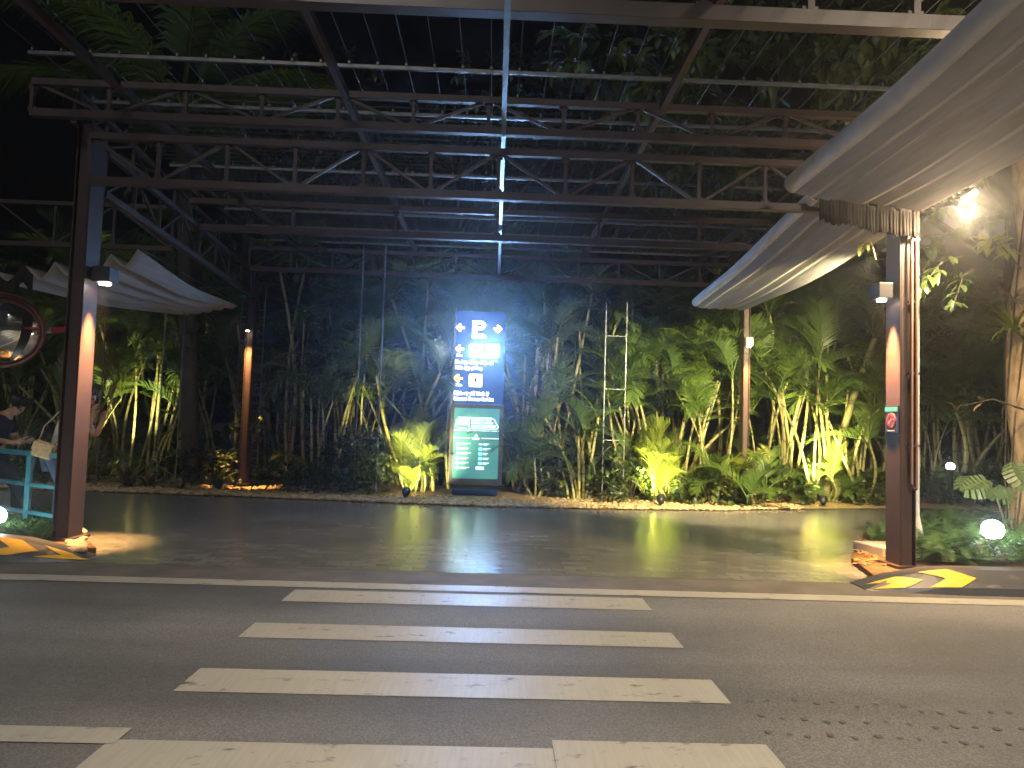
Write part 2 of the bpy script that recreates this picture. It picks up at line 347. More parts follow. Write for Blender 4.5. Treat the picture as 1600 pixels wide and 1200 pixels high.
# kerbs with chevrons
def kerb(name, x0, x1, nose_left, yf, depth, h):
    "splayed kerb: nose ramps from the ground"
    mb = MB(); ns = 24; vs = []; L_ = x1 - x0
    for i in range(ns + 1):
        x = x0 + L_ * i / ns; d = (x - x0) if nose_left else (x1 - x)
        t = min(1, max(0, d / 1.0)); t = math.sin(t * PI / 2); hh = .01 + (h - .01) * t
        yy = yf + (1 - t) * .12
        vs += [(x, yy, -.01), (x, yy + .02, hh * .35), (x, yf + depth * .75, hh), (x, yf + depth + .12, hh), (x, yf + depth + .12, -.01)]
    fs = []
    for i in range(ns):
        for k in range(4): fs.append((i * 5 + k, (i + 1) * 5 + k, (i + 1) * 5 + k + 1, i * 5 + k + 1))
    fs += [(0, 1, 2, 3, 4), tuple(ns * 5 + q for q in (4, 3, 2, 1, 0))]
    mb.add(vs, fs); ko = struct(mb, name, BLACKP)
    def face(u, v):      # u metres along X, v 0..1 up the sloping face then over the top
        d = (u - x0) if nose_left else (x1 - u); t = min(1, max(0, d / 1.0)); t = math.sin(t * PI / 2); hh = .01 + (h - .01) * t
        yy = yf + (1 - t) * .12
        a = Vector((u, yy + .02, hh * .35)); b = Vector((u, yf + depth * .75, hh)); p = a.lerp(b, v); p += Vector((0, -.5, .85)) * .007
        return p
    return ko, face
def chevrons(ko, face, x0, x1, pitch, wd, slant):
    x = x0
    while x < x1:
        mb = MB(); nseg = 10
        for i in range(nseg):
            for half in (0, 1):
                v0 = i / nseg; v1 = (i + 1) / nseg
                s0 = slant * (1 - abs(2 * v0 - 1)); s1 = slant * (1 - abs(2 * v1 - 1))
                xa, xb, xc, xd = x + s0, x + s0 + wd, x + s1 + wd, x + s1
                if half == 0: mb.add([face(max(x0 - .1, xa), v0), face(xa + wd / 2, v0), face(xd + wd / 2, v1), face(xd, v1)], [(0, 1, 2, 3)])
                else: mb.add([face(xa + wd / 2, v0), face(xb, v0), face(xc, v1), face(xd + wd / 2, v1)], [(0, 1, 2, 3)])
        mb.build('chevron', YELLOWP, ko); x += pitch
kr, fr_ = kerb('kerb', gnd(1345, 918).x, 12, True, gnd(1480, 930).y, .34, .2)
chevrons(kr, fr_, gnd(1352, 918).x, gnd(1500, 930).x, .52, .30, .22)
kl, fl_ = kerb('kerb', -12, gnd(132, 874).x, False, gnd(60, 880).y, .34, .2)
chevrons(kl, fl_, gnd(0, 872).x - 1.1, gnd(100, 872).x, .5, .28, .22)

# planting islands (soil)
def island(name, pts, h, m):
    mb = MB(); n = len(pts)
    mb.add([(x, y, 0.0) for x, y in pts] + [(x, y, h) for x, y in pts], [tuple(range(n, 2 * n))] + [(i, (i + 1) % n, (i + 1) % n + n, i + n) for i in range(n)])
    return struct(mb, name, m)
kx = gnd(1345, 918).x; ky = gnd(1480, 930).y
island('planting_bed', [(12, ky + .44), (kx + .75, ky + .44), (kx + .3, ky + .55), (gnd(1330, 880).x, gnd(1330, 880).y), (gnd(1350, 838).x, gnd(1350, 838).y), (gnd(1400, 818).x, gnd(1400, 818).y), (6.6, 10.6), (12, 10.9)], .06, mat('brown_bed_soil', (.085, .05, .026), .95, 0, .2, .45, 10, .8, 30))
kx2 = gnd(132, 874).x; ky2 = gnd(60, 880).y
island('grass_bed', [(-12, ky2 + .44), (kx2 - .6, ky2 + .44), (kx2 - .05, ky2 + .55), (gnd(122, 842).x, gnd(122, 842).y), (gnd(85, 815).x, gnd(85, 815).y + .1), (-7, 9.5), (-12, 9.8)], .06, MATS['brown_bed_soil'])

# ------------------------------------------------------------------ pergola
CH = CAM.z
pg = thing('pergola', 'brown steel truss pergola over the paved entrance with open wire roof', 'pergola', (0, 8, 0))
PLf = gnd(104, 850); PRf = gnd(1407, 893); PLb = gnd(380, 761); PRb = gnd(1161, 790)
posts = {'lf': PLf, 'rf': PRf, 'lb': PLb, 'rb': PRb}
for k, (p, wd, dp, top) in {'lf': (PLf, .17, .24, 4.78), 'rf': (PRf, .17, .24, 4.78), 'lb': (PLb, .14, .18, 4.56), 'rb': (PRb, .12, .18, 4.56)}.items():
    mb = MB(); s_ = 1 if p.x > 0 else -1
    # H column: web box and two flanges
    mb.box((p.x, p.y, top / 2), (wd * .72, dp, top)); mb.box((p.x - wd * .5 * s_ * 1.0, p.y, top / 2), (.012, dp + .05, top)); mb.box((p.x + wd * .5 * s_, p.y, top / 2), (.012, dp + .05, top))
    po = mb.build('post', STEEL, pg, bevel=.004)
    mb = MB(); mb.box((p.x, p.y, .075), (wd + .14, dp + .14, .03)); mb.build('base_plate', STEEL, po)
mb = MB()
def truss(a, b, zt, zb, nb, tw=.07, diag=True, start=0, vert=True):
    a = Vector((a[0], a[1], 0)); b = Vector((b[0], b[1], 0)); Zt = Vector((0, 0, zt)); Zb = Vector((0, 0, zb))
    mb = MB(); mb.bar(a + Zt, b + Zt, tw, tw); mb.bar(a + Zb, b + Zb, tw * 1.15, tw * 1.15)
    ux = (b - a).normalized()
    for i in range(nb + 1):
        p = a.lerp(b, i / nb)
        for q, up_ in ((Zt, -1), (Zb, 1)):
            c = p + q + Vector((0, 0, up_ * tw * .7)); mb.bar(c - ux * tw * .6, c + ux * tw * .6, .012, tw * .8)
    t = mb.build('truss', STEEL, pg, bevel=.003)
    for i in range(nb + 1):
        p = a.lerp(b, i / nb)
        if vert:
            mb = MB(); mb.bar(p + Zt, p + Zb, tw * .5, tw * .5, (0, 1, 0)); mb.build('upright', STEEL, t)
        if diag and i < nb:
            q = a.lerp(b, (i + 1) / nb); mb = MB()
            if (i + start) % 2 == 0: mb.bar(p + Zb, q + Zt, tw * .42, tw * .42)
            else: mb.bar(p + Zt, q + Zb, tw * .42, tw * .42)
            mb.build('brace', STEEL, t)
    return t
B = .873
truss((-6 * B, 7.95), (5.6 * B, 7.95), CH + 3.63, CH + 3.28, 12, .075, True, 1)
truss((-5.3 * B, 8.05), (5.2 * B, 8.05), CH + 3.08, CH + 2.57, 12, .075, True, 1)
truss((-5.1, 11.8), (5.0, 11.8), CH + 3.5, CH + 3.06, 6, .09, False)
truss((-5.2, 15.0), (5.1, 15.0), CH + 3.5, CH + 3.06, 12, .075, True, 0)
truss((-5.3, 5.55), (5.0, 5.55), CH + 3.63, CH + 3.30, 12, .11, False)
for z1, z2 in ((3.08, 2.57),):
    truss((PLf.x + .05, PLf.y + .2), (PLb.x, PLb.y - .1), CH + z1, CH + z2, 8, .07, True, 0)
    truss((PRf.x, PRf.y + .2), (PRb.x, PRb.y - .1), CH + z1, CH + z2, 8, .07, True, 0)
truss((-5.1, 11.2), (-10.5, 11.2), CH + 3.2, CH + 2.55, 6, .06, True, 0)
truss((PLf.x - .1, 8.1), (-5.6, 14.9), CH + 3.63, CH + 3.28, 8, .06, True, 1)
for x in (-1.78, 1.78, -4.3, 4.3):
    mb = MB(); mb.bar((x, 4.2, CH + 3.62), (x, 15.3, CH + 3.62), .07, .09); mb.build('rafter', STEEL, pg)
mb = MB(); mb.bar((0, 4.2, CH + 3.2), (0, 15.4, CH + 3.2), .05, .04); mb.build('centre_rail', GALV, pg)
for i in range(9):
    y = 6.38 + i * 1.1
    if i in (2, 3): y += .05
    mb = MB(); mb.bar((-5.0, y, CH + 3.73), (4.9, y, CH + 3.73), .035, .035)
    for k in range(34): mb.box((-4.95 + k * .3, y, CH + 3.765), (.025, .05, .03))
    mb.build('purlin', GALV, pg)
mb = MB()
for k in range(34):
    x = -4.95 + k * .3; mb.tube([(x, 4.3, CH + 3.80), (x, 15.4, CH + 3.80)], .006, 4, False)
for k in range(44):
    y = 8.4 + k * .16; mb.tube([(-5, y, CH + 3.78), (4.9, y, CH + 3.78)], .004, 4, False)
mb.build('roof_wires', WIRE, pg)

# conduits on the right post
t = thing('conduit_pipe', 'pair of brown conduit pipes strapped to the right front post', 'pipe', (PRf.x + .06, PRf.y - .15, 0))
for dx, zb in ((.03, .98), (.085, .93)):
    x = PRf.x + dx; y = PRf.y - .165
    mb = MB(); mb.tube([(x, y, zb), (x, y, 4.0)], .016, 8); mb.build('pipe', mat('brown_pipe', (.22, .13, .10), .35, 0, .6, .2), t)
mb = MB(); mb.tube([(PRf.x + .03, PRf.y - .165, .98), (PRf.x + .045, PRf.y - .17, .93), (PRf.x + .085, PRf.y - .165, .93)], .017, 8); mb.build('elbow', STEEL, t)
mb = MB()
for z in (1.4, 2.2, 3.0, 3.7): mb.box((PRf.x + .058, PRf.y - .155, z), (.12, .03, .025))
mb.build('strap', DARKMET, t)
t = thing('downpipe', 'slim grey pole on a tapered concrete foot behind the right front post', 'pole', gnd(1432, 868))
p = gnd(1432, 868); mb = MB(); mb.tube([(p.x, p.y, .3), (p.x, p.y, 4.2)], .035, 10); mb.build('shaft', mat('pale_grey_pole', (.35, .36, .36), .5), t)
mb = MB(); mb.lathe([(.12, .05), (.11, .12), (.06, .38), (.037, .5)], (p.x, p.y, 0), 14); mb.build('foot', mat('white_foot', (.4, .39, .36), .7, var=.25), t)
for (px, py, sx, sy, sz, lb) in ((1395, 872, .75, .5, .14, 'long low concrete block behind the right front post'), (1445, 880, .5, .42, .17, 'cracked concrete footing right of the right front post')):
    p = gnd(px, py); mb = MB(); mb.box((p.x, p.y, sz / 2 + .03), (sx, sy, sz), Euler((0, .03, .25 if px < 1400 else -.15)).to_matrix()); tag(mb.build('concrete_block', CONC, bevel=.02), lb, 'concrete block')

# ------------------------------------------------------------------ fabric awnings
def awning(label, nl, nr, fl, fr, waves, sag, pleat, valance_end, fr_len=.25, edge=.0, scallop=False, roll=None):
    c = (nl + nr + fl + fr) / 4; t = thing('fabric_awning', label, 'awning', c, 'fabric awnings beside the pergola')
    NU, NV = waves * (30 if pleat else 16), 24; vs = []; fs = []
    def P(u, v):
        p = nl.lerp(nr, u).lerp(fl.lerp(fr, u), v)
        ph = (u * waves) % 1.0
        z = -sag * (1 - v * .75) * (1 - abs(2 * ph - 1) ** 1.6)
        z += pleat * (1 if int(u * NU) % 2 else -1) if pleat else 0
        z += .012 * math.sin(v * 9 + u * 7) + .008 * math.sin(u * 31 + v * 3)
        z -= .10 * math.sin(PI * v) * (.5 + .5 * u)
        return p + Vector((0, 0, z))
    for j in range(NV + 1):
        for i in range(NU + 1): vs.append(P(i / NU, j / NV))
    for j in range(NV):
        for i in range(NU): a = j * (NU + 1) + i; fs.append((a, a + 1, a + NU + 2, a + NU + 1))
    mb = MB(); mb.add(vs, fs, not pleat); f = mb.build('fabric', FABRIC, t)
    sol = f.modifiers.new('thick', 'SOLIDIFY'); sol.thickness = .012
    if edge:
        mb = MB(); vs = []; fs = []
        for j in range(NV + 1):
            p = P(0, j / NV)
            for k in range(9):
                a = -PI * .5 + PI * 1.15 * k / 8
                vs.append(p + Vector((-edge * .55 * math.cos(a) , 0, edge * .5 + edge * .55 * math.sin(a))))
        for j in range(NV):
            for k in range(8): a = j * 9 + k; fs.append((a, a + 1, a + 10, a + 9))
        mb.add(vs, fs, True); e = mb.build('edge_roll', FABRIC_E, t); s2 = e.modifiers.new('thick', 'SOLIDIFY'); s2.thickness = .01
    if valance_end:
        u0, u1 = valance_end; mb = MB(); vs = []; fs = []; n_ = int((u1 - u0) * 90)
        rs = random.Random(3)
        for i in range(n_ + 1):
            u = u0 + (u1 - u0) * i / n_; p = P(u, 0) + Vector((0, -.05, .04)); w_ = .018 * math.sin(i * 2.1) + .01 * math.sin(i * .6)
            for k in range(4):
                vs.append(p + Vector((0, -w_ * (k + 1) / 3 - .01, -fr_len * k / 3 + (.02 * abs(math.sin(i * .55)) if k == 3 else 0))))
        for i in range(n_):
            for k in range(3): a = i * 4 + k; fs.append((a, a + 4, a + 5, a + 1))
        mb.add(vs, fs, True); e = mb.build('valance', FRINGE, t); s2 = e.modifiers.new('thick', 'SOLIDIFY'); s2.thickness = .008
    # carrying wires
    for i in range(waves + 1):
        u = i / waves; mb = MB(); mb.tube([P(u, 0) + Vector((0, 0, .03)), P(u, 1) + Vector((0, 0, .03))], .008, 6); mb.build('cable', WIRE, t)
    return t
a0 = at(1240, 300, 7.6); a1 = at(1442, 328, 7.6)
near = lambda p, Y, dz: Vector((p.x, Y, p.z + dz))
awning('pleated grey awning overhead at the upper right, nearest to the road', near(a0, 3.2, .16), near(a1, 3.2, .30), a0, a1, 3, 0.03, .011, None, edge=.19)
b0 = at(1277, 312, 7.85); b1 = at(1432, 338, 7.85); c0 = at(1088, 478, 13.0); c1 = at(1166, 483, 13.4)
awning('pleated grey awning with dark valance running back above the right front post', b0, b1, c0, c1, 3, .03, .011, (0, 1), .3, edge=.15)
d0 = at(-5, 425, 9.9); d1 = at(216, 390, 10.3); e0 = at(285, 490, 15.0); e1 = at(371, 478, 15.0)
awning('sagging blue-grey awning with scalloped end behind the left front post', d0, d1, e0, e1, 5, .22, 0, (-.12, .27), .26)

# ------------------------------------------------------------------ post downlights, signs on posts
ORANGE = (1.0, 0.52, 0.17)
def post_lamp(label, p, s_, z, sx, sy, sz, hw, power, face_mat=DARKMET, yo=0.0, ll=emis('downlight_glow', (1, .85, .62), 40)):
    x0 = p.x + s_ * (hw + .006)                 # inner face of the post
    t = thing('post_downlight', label, 'wall lamp', (x0, p.y + yo, z), 'downlights on the pergola posts')
    cx = x0 + s_ * (.05 + sx / 2)
    mb = MB()
    mb.box((cx, p.y + yo, z + sz / 2 + .012), (sx, sy, sz - .024)); 
    h = mb.build('housing', face_mat, t, bevel=.008)
    mb = MB(); mb.box((x0 + s_ * .025, p.y + yo, z + sz / 2), (.05, .05, .08)); mb.build('bracket', face_mat, t)
    mb = MB(); mb.lathe([(.0001, 0), (min(sx, sy) * .32, 0)], (cx, p.y + yo, z + .004), 16); mb.build('lens', ll, t)
    light('downlight', 'SPOT', (cx, p.y + yo, z - .008), power, ORANGE, t, (x0, p.y + yo, z - 1.9 * (sx + .1) / .3), .03, 39, 1.0)
post_lamp('black box downlight on the inner face of the left front post', PLf, 1, 2.95, .2, .2, .2, .085, 2300)
post_lamp('black box downlight high on the inner face of the right front post', PRf, -1, 3.02, .16, .2, .2, .085, 2300)
def front_lamp(label, p, z, sx, sy, sz, dep, power, m, dx=0):
    y0 = p.y - dep / 2 - .025
    t = thing('post_downlight', label, 'wall lamp', (p.x, y0, z), 'downlights on the pergola posts'); cy = y0 - .05 - sy / 2
    mb = MB(); mb.box((p.x + dx, cy, z + sz / 2 + .012), (sx, sy, sz - .024)); mb.build('housing', m, t, bevel=.008)
    mb = MB(); mb.box((p.x, y0 - .025, z + sz / 2), (.05, .05, .08)); mb.build('bracket', m, t)
    mb = MB(); mb.lathe([(.0001, 0), (min(sx, sy) * .32, 0)], (p.x + dx, cy, z + .004), 16); mb.build('lens', emis('downlight_glow', (1, .85, .62), 40), t)
    light('downlight', 'SPOT', (p.x + dx, cy, z - .008), power, ORANGE, t, (p.x, y0 + .02, z - 1.9 * (sy + .1) / .3), .03, 34, .8)
front_lamp('small dark downlight on the left rear post beside the climbing frame', PLb, 3.28, .12, .12, .14, .18, 1400, DARKMET)
front_lamp('pale grey box downlight on the right rear post', PRb, 3.2, .14, .12, .2, .18, 1400, mat('pale_grey_box', (.42, .41, .38), .6))
# no smoking sign on right post inner face
zc = at(1394, 655, PRf.y).z; x0 = PRf.x - .104
t = thing('no_smoking_sign', 'small navy no smoking sign strapped to the right front post', 'sign', (x0, PRf.y, zc))
mb = MB(); mb.box((x0 + .006, PRf.y, zc), (.012, .27, .30)); mb.build('plate', mat('navy_plate', (.012, .018, .06), .4), t)
mb = MB(); mb.box((x0 - .003, PRf.y, zc + .11), (.006, .25, .045)); mb.build('teal_band', mat('teal_band', (.06, .42, .45), .4), t)
mb = MB(); Mx = Matrix.Rotation(-PI / 2, 3, 'Y')
mb.lathe([(.0001, 0), (.085, 0)], (x0 - .002, PRf.y, zc - .02), 24, Mx); mb.build('symbol_disc', mat('sign_white', (.7, .68, .66), .4), t)
mb = MB(); mb.lathe([(.07, 0), (.088, 0), (.088, .004), (.07, .004)], (x0 - .003, PRf.y, zc - .02), 24, Mx)
mb.bar((x0 - .005, PRf.y - .055, zc + .035), (x0 - .005, PRf.y + .055, zc - .075), .018, .004, (1, 0, 0)); mb.build('prohibition_ring', mat('sign_red', (.6, .03, .03), .4), t)
mb = MB(); mb.box((x0 - .004, PRf.y, zc - .02), (.004, .09, .014)); mb.box((x0 - .004, PRf.y + .035, zc + .01), (.004, .012, .03)); mb.build('cigarette', mat('sign_black', (.02, .02, .02), .5), t)
mb = MB(); mb.box((x0 - .003, PRf.y, zc - .128), (.005, .14, .010)); mb.build('caption_bar', mat('sign_white', (.7, .68, .66), .4), t)

# ------------------------------------------------------------------ wayfinding sign
SB = gnd(741, 775); SY = SB.y
u_ = at(783, 640, SY) - at(705, 640, SY); SX = SB.x
wsg = thing('wayfinding_sign', 'tall lit blue parking and baggage direction totem with teal map screen', 'sign', (SX, SY, 0))
NAVY = mat('navy_sign_panel', (.008, .018, .07), .3, 0, .5, .1, 3, emit=(.03, .10, .36), estr=.38)
W_ = 1.10; zt = at(750, 487, SY).z; zm = at(744, 631, SY).z; zf = at(744, 757, SY).z
TW = W_ * .93
mb = MB(); mb.box((SX + .02, SY + .12, (zt + zm) / 2), (TW, .22, zt - zm)); mb.build('light_box', NAVY, wsg, bevel=.01)
SG = mat('sign_grey_metal', (.14, .14, .17), .35, .4, .5, .1, 5)
mb = MB(); mb.box((SX, SY + .12, (zm + zf) / 2 - .002), (W_, .24, zm - zf - .004)); mb.build('screen_housing', SG, wsg, bevel=.012)
mb = MB(); mb.box((SX, SY + .12, (zf + .16) / 2 + .05), (W_ * .98, .2, zf - .22)); mb.build('plinth', SG, wsg, bevel=.01)
mb = MB(); mb.box((SX, SY + .05, .10), (W_ * .86, .5, .11)); mb.build('base', mat('blue_base', (.02, .05, .2), .35, .2), wsg, bevel=.015)
mb = MB(); mb.bar((SX - .62, SY - .14, .25), (SX + .62, SY - .14, .25), .03, .025)
for s_ in (-.4, .4): mb.bar((SX + s_, SY - .14, .25), (SX + s_, SY + .02, .22), .025, .025)
mb.build('guard_rail', GALV, wsg)
mb = MB(); mb.box((SX, SY + .02, zf - .03), (W_ * .9, .24, .015)); mb.build('seam', DARKMET, wsg)
zst = at(744, 638, SY).z; zsb = at(744, 748, SY).z; SWd = (at(779, 690, SY).x - at(707, 690, SY).x) * .98
scr = MB(); scr.box((SX, SY - .004, (zst + zsb) / 2), (SWd, .012, zst - zsb)); scr = scr.build('map_screen', emis('teal_screen', (.08, .33, .35), .32), wsg)
TILE = emis('lit_white_tiles', (.26, .53, 1.0), 230); SHINE = emis('lit_white_symbols', (.75, .88, 1.0), 14); CAPT = emis('lit_white_captions', (.8, .9, 1.0), 2.6); AMB = emis('lit_amber_symbols', (1.0, .52, .06), 2.4)
LINE = emis('screen_white_lines', (.85, 1, 1), 1.0); CYAN = emis('screen_cyan', (.25, .75, 1), 1.1); BLUEL = emis('screen_blue', (.05, .25, .5), .6)
def flat(name, m, polys, parent, yoff=-.012, th=.006):
    "polygons in sign metres (x from centre, z absolute) on the sign face"
    mb = MB()
    for pl in polys: mb.prism(pl, 0, th, lambda u, v, w_: Vector((SX + u, SY + yoff - w_, v)))
    return mb.build(name, m, parent)
def sp(px, py): p = at(px, py, SY); return (p.x - SX, p.z)
def rect(cx, cz, w_, h_): return [(cx - w_ / 2, cz - h_ / 2), (cx + w_ / 2, cz - h_ / 2), (cx + w_ / 2, cz + h_ / 2), (cx - w_ / 2, cz + h_ / 2)]
def rrect(cx, cz, w_, h_, r_, n_=4):
    o = []
    for qx, qz, a0_ in ((1, 1, 0), (-1, 1, 90), (-1, -1, 180), (1, -1, 270)):
        for k in range(n_ + 1):
            a = R(a0_ + 90 * k / n_); o.append((cx + qx * (w_ / 2 - r_) + r_ * math.cos(a), cz + qz * (h_ / 2 - r_) + r_ * math.sin(a)))
    return o
def arrow(px, py, s_):
    cx, cz = sp(px, py); h = .095; q = .03
    pls = [[(cx - s_ * h, cz), (cx - s_ * (h - .09), cz + .09), (cx - s_ * (h - .125), cz + .062 + .006), (cx - s_ * (h - .06), cz)],
           [(cx - s_ * h, cz), (cx - s_ * (h - .06), cz), (cx - s_ * (h - .125), cz - .068), (cx - s_ * (h - .09), cz - .09)],
           rect(cx + s_ * .01, cz, .17, .042)]
    flat('arrow', AMB, pls, wsg)
arrow(719, 512, 1); arrow(778, 514, -1); arrow(718, 545, 1); arrow(716, 591, 1)
def text(body, px, py, h, m, name, bold=.004, align='LEFT', parent=None, xs=1.0):
    cu = bpy.data.curves.new(name, 'FONT'); cu.body = body; cu.size = h; cu.extrude = .002; cu.offset = bold; cu.align_x = align; cu.resolution_u = 3
    o = bpy.data.objects.new('tmp', cu); COL.objects.link(o); dg = bpy.context.evaluated_depsgraph_get(); me = bpy.data.meshes.new_from_object(o.evaluated_get(dg)); bpy.data.objects.remove(o)
    me.name = name; me.materials.clear(); me.materials.append(m)
    q = sp(px, py); mt_ = Matrix.Translation((SX + q[0], SY - .014, q[1])) @ Matrix.Rotation(PI / 2, 4, 'X') @ Matrix.Diagonal((xs, 1, 1, 1)); me.transform(mt_)
    ob = bpy.data.objects.new(name, me); COL.objects.link(ob); ob.parent = parent or wsg; ob.matrix_parent_inverse = Matrix.Translation(parent_world(parent or wsg)).inverted()
    return ob
# P with a car cut at its foot
cx, cz = sp(748, 515); 
arc = [(cx + .12 * math.cos(R(a)) + .02, cz + .085 + .095 * math.sin(R(a))) for a in range(-90, 91, 15)]
arci = [(cx + .055 * math.cos(R(a)) + .02, cz + .085 + .036 * math.sin(R(a))) for a in range(-90, 91, 15)]
flat('parking_letter', SHINE, [rect(cx - .085, cz, .085, .36)] + [[arc[i], arc[i + 1], arci[i + 1], arci[i]] for i in range(len(arc) - 1)] + [rect(cx - .012, cz + .1505, .064, .059), rect(cx - .012, cz + .0195, .064, .059)], wsg)
flat('car_symbol', SHINE, [[(cx - .01, cz - .18), (cx + .15, cz - .18), (cx + .15, cz - .135), (cx + .128, cz - .125), (cx + .112, cz - .095), (cx + .028, cz - .095), (cx + .012, cz - .125), (cx - .01, cz - .135)]], wsg)
flat('car_window', NAVY, [[(cx + .035, cz - .127), (cx + .105, cz - .127), (cx + .1, cz - .107), (cx + .04, cz - .107)], rect(cx + .06, cz - .14, .07, .016)], wsg, -.019, .004)
for px in (744, 769): q = sp(px, 548.5); flat('white_tile', TILE, [rrect(q[0], q[1], .268, .262, .02)], wsg)
q = sp(743, 594.5); flat('baggage_tile', emis('lit_cream', (1, .82, .45), 4), [rrect(q[0], q[1], .268, .26, .02)], wsg)
flat('suitcase_symbol', mat('sign_umber', (.06, .04, .01), .5), [rect(q[0], q[1] + .01, .052, .095), rect(q[0], q[1] + .066, .03, .012), rect(q[0] - .048, q[1] + .01, .016, .09), rect(q[0] + .048, q[1] + .01, .016, .09)], wsg, -.019, .004)
text('30m', 713, 557, .075, CAPT, 'distance_text', .002)
text('30m', 712, 603, .075, CAPT, 'distance_text', .002)
text('Xe hợp đồng điện tử', 711, 568, .115, CAPT, 'vietnamese_caption', .0025, xs=.78)
text('Ride app pickup', 711, 576.5, .115, CAPT, 'english_caption', .0025, xs=.78)
text('Dịch vụ giữ hành lý', 709, 616.5, .115, CAPT, 'vietnamese_caption', .0025, xs=.8)
text('Baggage Storage Service', 709, 625, .115, CAPT, 'english_caption', .0025, xs=.74)
# map drawing and legend on the screen
def srect(x0, y0, x1, y1): a = sp(x0, y0); b = sp(x1, y1); return [(a[0], b[1]), (b[0], b[1]), (b[0], a[1]), (a[0], a[1])]
def scrp(fx, fy): return (-SWd / 2 + fx * SWd, zst - fy * (zst - zsb))
def fr4(x0, y0, x1, y1): a = scrp(x0, y0); b = scrp(x1, y1); return [(a[0], b[1]), (b[0], b[1]), (b[0], a[1]), (a[0], a[1])]
pl = [fr4(.08, .13, .80, .145), fr4(.04, .16, .06, .27), fr4(.08, .285, .28, .295), fr4(.0, .315, 1, .322), fr4(.0, .42, .36, .43), fr4(.62, .42, 1, .43), fr4(.40, .42, .58, .43), fr4(.42, .44, .56, .448), fr4(.325, .14, .335, .33), fr4(.36, .285, .95, .295)]
for (ax, ay, bx, by) in ((.8, .13, .88, .15), (.88, .15, .98, .26), (.98, .26, .95, .29)):
    p_, q_ = Vector(scrp(ax, ay)), Vector(scrp(bx, by)); d = (q_ - p_).normalized(); nrm = Vector((-d.y, d.x)) * .008
    pl.append([tuple(p_ + nrm), tuple(q_ + nrm), tuple(q_ - nrm), tuple(p_ - nrm)])
flat('map_outline', LINE, pl, scr, -.013, .002)
flat('map_block', LINE, [fr4(.09, .155, .31, .24), fr4(.38, .155, .55, .18), fr4(.38, .195, .55, .22), fr4(.38, .24, .55, .27), fr4(.72, .155, .82, .18), fr4(.68, .195, .86, .22), fr4(.66, .24, .92, .27)], scr, -.013, .002)
flat('map_hall', CYAN, [fr4(.56, .15, .66, .28), fr4(.67, .155, .71, .18)], scr, -.013, .002)
flat('map_wing', BLUEL, [fr4(.345, .15, .375, .28), fr4(.11, .19, .26, .2)], scr, -.016, .002)
flat('you_are_here_marker', LINE, [[scrp(.46, .40), scrp(.54, .40), scrp(.5, .365)]], scr, -.013, .002)
for k in range(6):
    y = .51 + k * .068; rw = random.Random(k)
    a = scrp(.10, y); flat('legend_icon', LINE, [[(a[0] + .032 * math.cos(R(d)), a[1] + .032 * math.sin(R(d))) for d in range(0, 360, 30)]], scr, -.013, .002)
    flat('legend_line', LINE, [fr4(.16, y - .012, .16 + .17 + .06 * rw.random(), y - .003), fr4(.16, y + .006, .16 + .10 + .05 * rw.random(), y + .013)], scr, -.013, .002)
    a = scrp(.60, y); flat('legend_icon', CYAN if 0 < k < 5 else LINE, [rrect(a[0], a[1], .075 if k < 5 else .17, .06 if k else .03, .012)], scr, -.013, .002)
    if k < 5: flat('legend_line', LINE, [fr4(.66, y - .012, .66 + .10 + .09 * rw.random(), y - .003), fr4(.66, y + .006, .66 + .08 + .05 * rw.random(), y + .013)], scr, -.013, .002)

# ------------------------------------------------------------------ climbing frames
def trellis(label, pxl, pxr, Y, ztop, rungs, vine=None, seed=0):
    a = gx(pxl, Y); b = gx(pxr, Y); c = (a + b) / 2
    t = thing('garden_trellis', label, 'trellis', (c.x, Y, 0), 'metal climbing frames in the palm bed')
    for p in (a, b): mb = MB(); mb.tube([(p.x, Y, -.05), (p.x, Y, ztop)], .014, 8); mb.build('upright', TRELLIS, t)
    for z in rungs: mb = MB(); mb.tube([(a.x, Y, z), (b.x, Y, z)], .011, 6); mb.build('rung', TRELLIS, t)
    rs = random.Random(seed)
    if vine:
        z0, z1, n_, ls = vine; mb = MB(); vertical_vine(mb, a.x, b.x, Y, z0, z1, n_, ls, rs); v = thing('climbing_vine', label.replace('metal frame', 'vine').replace('climbing frame', 'leafy vine climbing the frame'), 'vine', (c.x, Y - .02, 0), 'vines on the climbing frames'); mb.build('leaves', BROAD, v, fix=False)
        mb = MB(); pts = [(a.x + (b.x - a.x) * (.5 + .45 * math.sin(k * 1.1)), Y - .02, z0 + (z1 - z0) * k / 12) for k in range(13)]; mb.tube([(pts[0][0], Y - .02, 0)] + pts, .008, 5); mb.build('stem', CANE, v)
def leaf(mb, p, d, up, L_, W2, bend=.25):
    "small elliptic leaf: six verts, folded along the midrib"
    d = d.normalized(); s = d.cross(up)
    if s.length < .05: s = d.orthogonal()
    s.normalize(); n_ = s.cross(d)
    a = p; m1 = p + d * L_ * .3 + n_ * L_ * .06; m2 = p + d * L_ * .68 + n_ * L_ * .03; e = p + d * L_ - n_ * L_ * bend
    o = [a, m1, m2, e, m1 + s * W2 - n_ * W2 * .3, m2 + s * W2 * .85 - n_ * W2 * .3, m1 - s * W2 - n_ * W2 * .3, m2 - s * W2 * .85 - n_ * W2 * .3]
    mb.add(o, [(0, 4, 1), (1, 4, 5, 2), (2, 5, 3), (0, 1, 6), (1, 2, 7, 6), (2, 3, 7)], True)
def rdir(rs, zmin=-1, zmax=1):
    z = rs.uniform(zmin, zmax); a = rs.uniform(0, 2 * PI); r_ = math.sqrt(max(0, 1 - z * z)); return Vector((r_ * math.cos(a), r_ * math.sin(a), z))
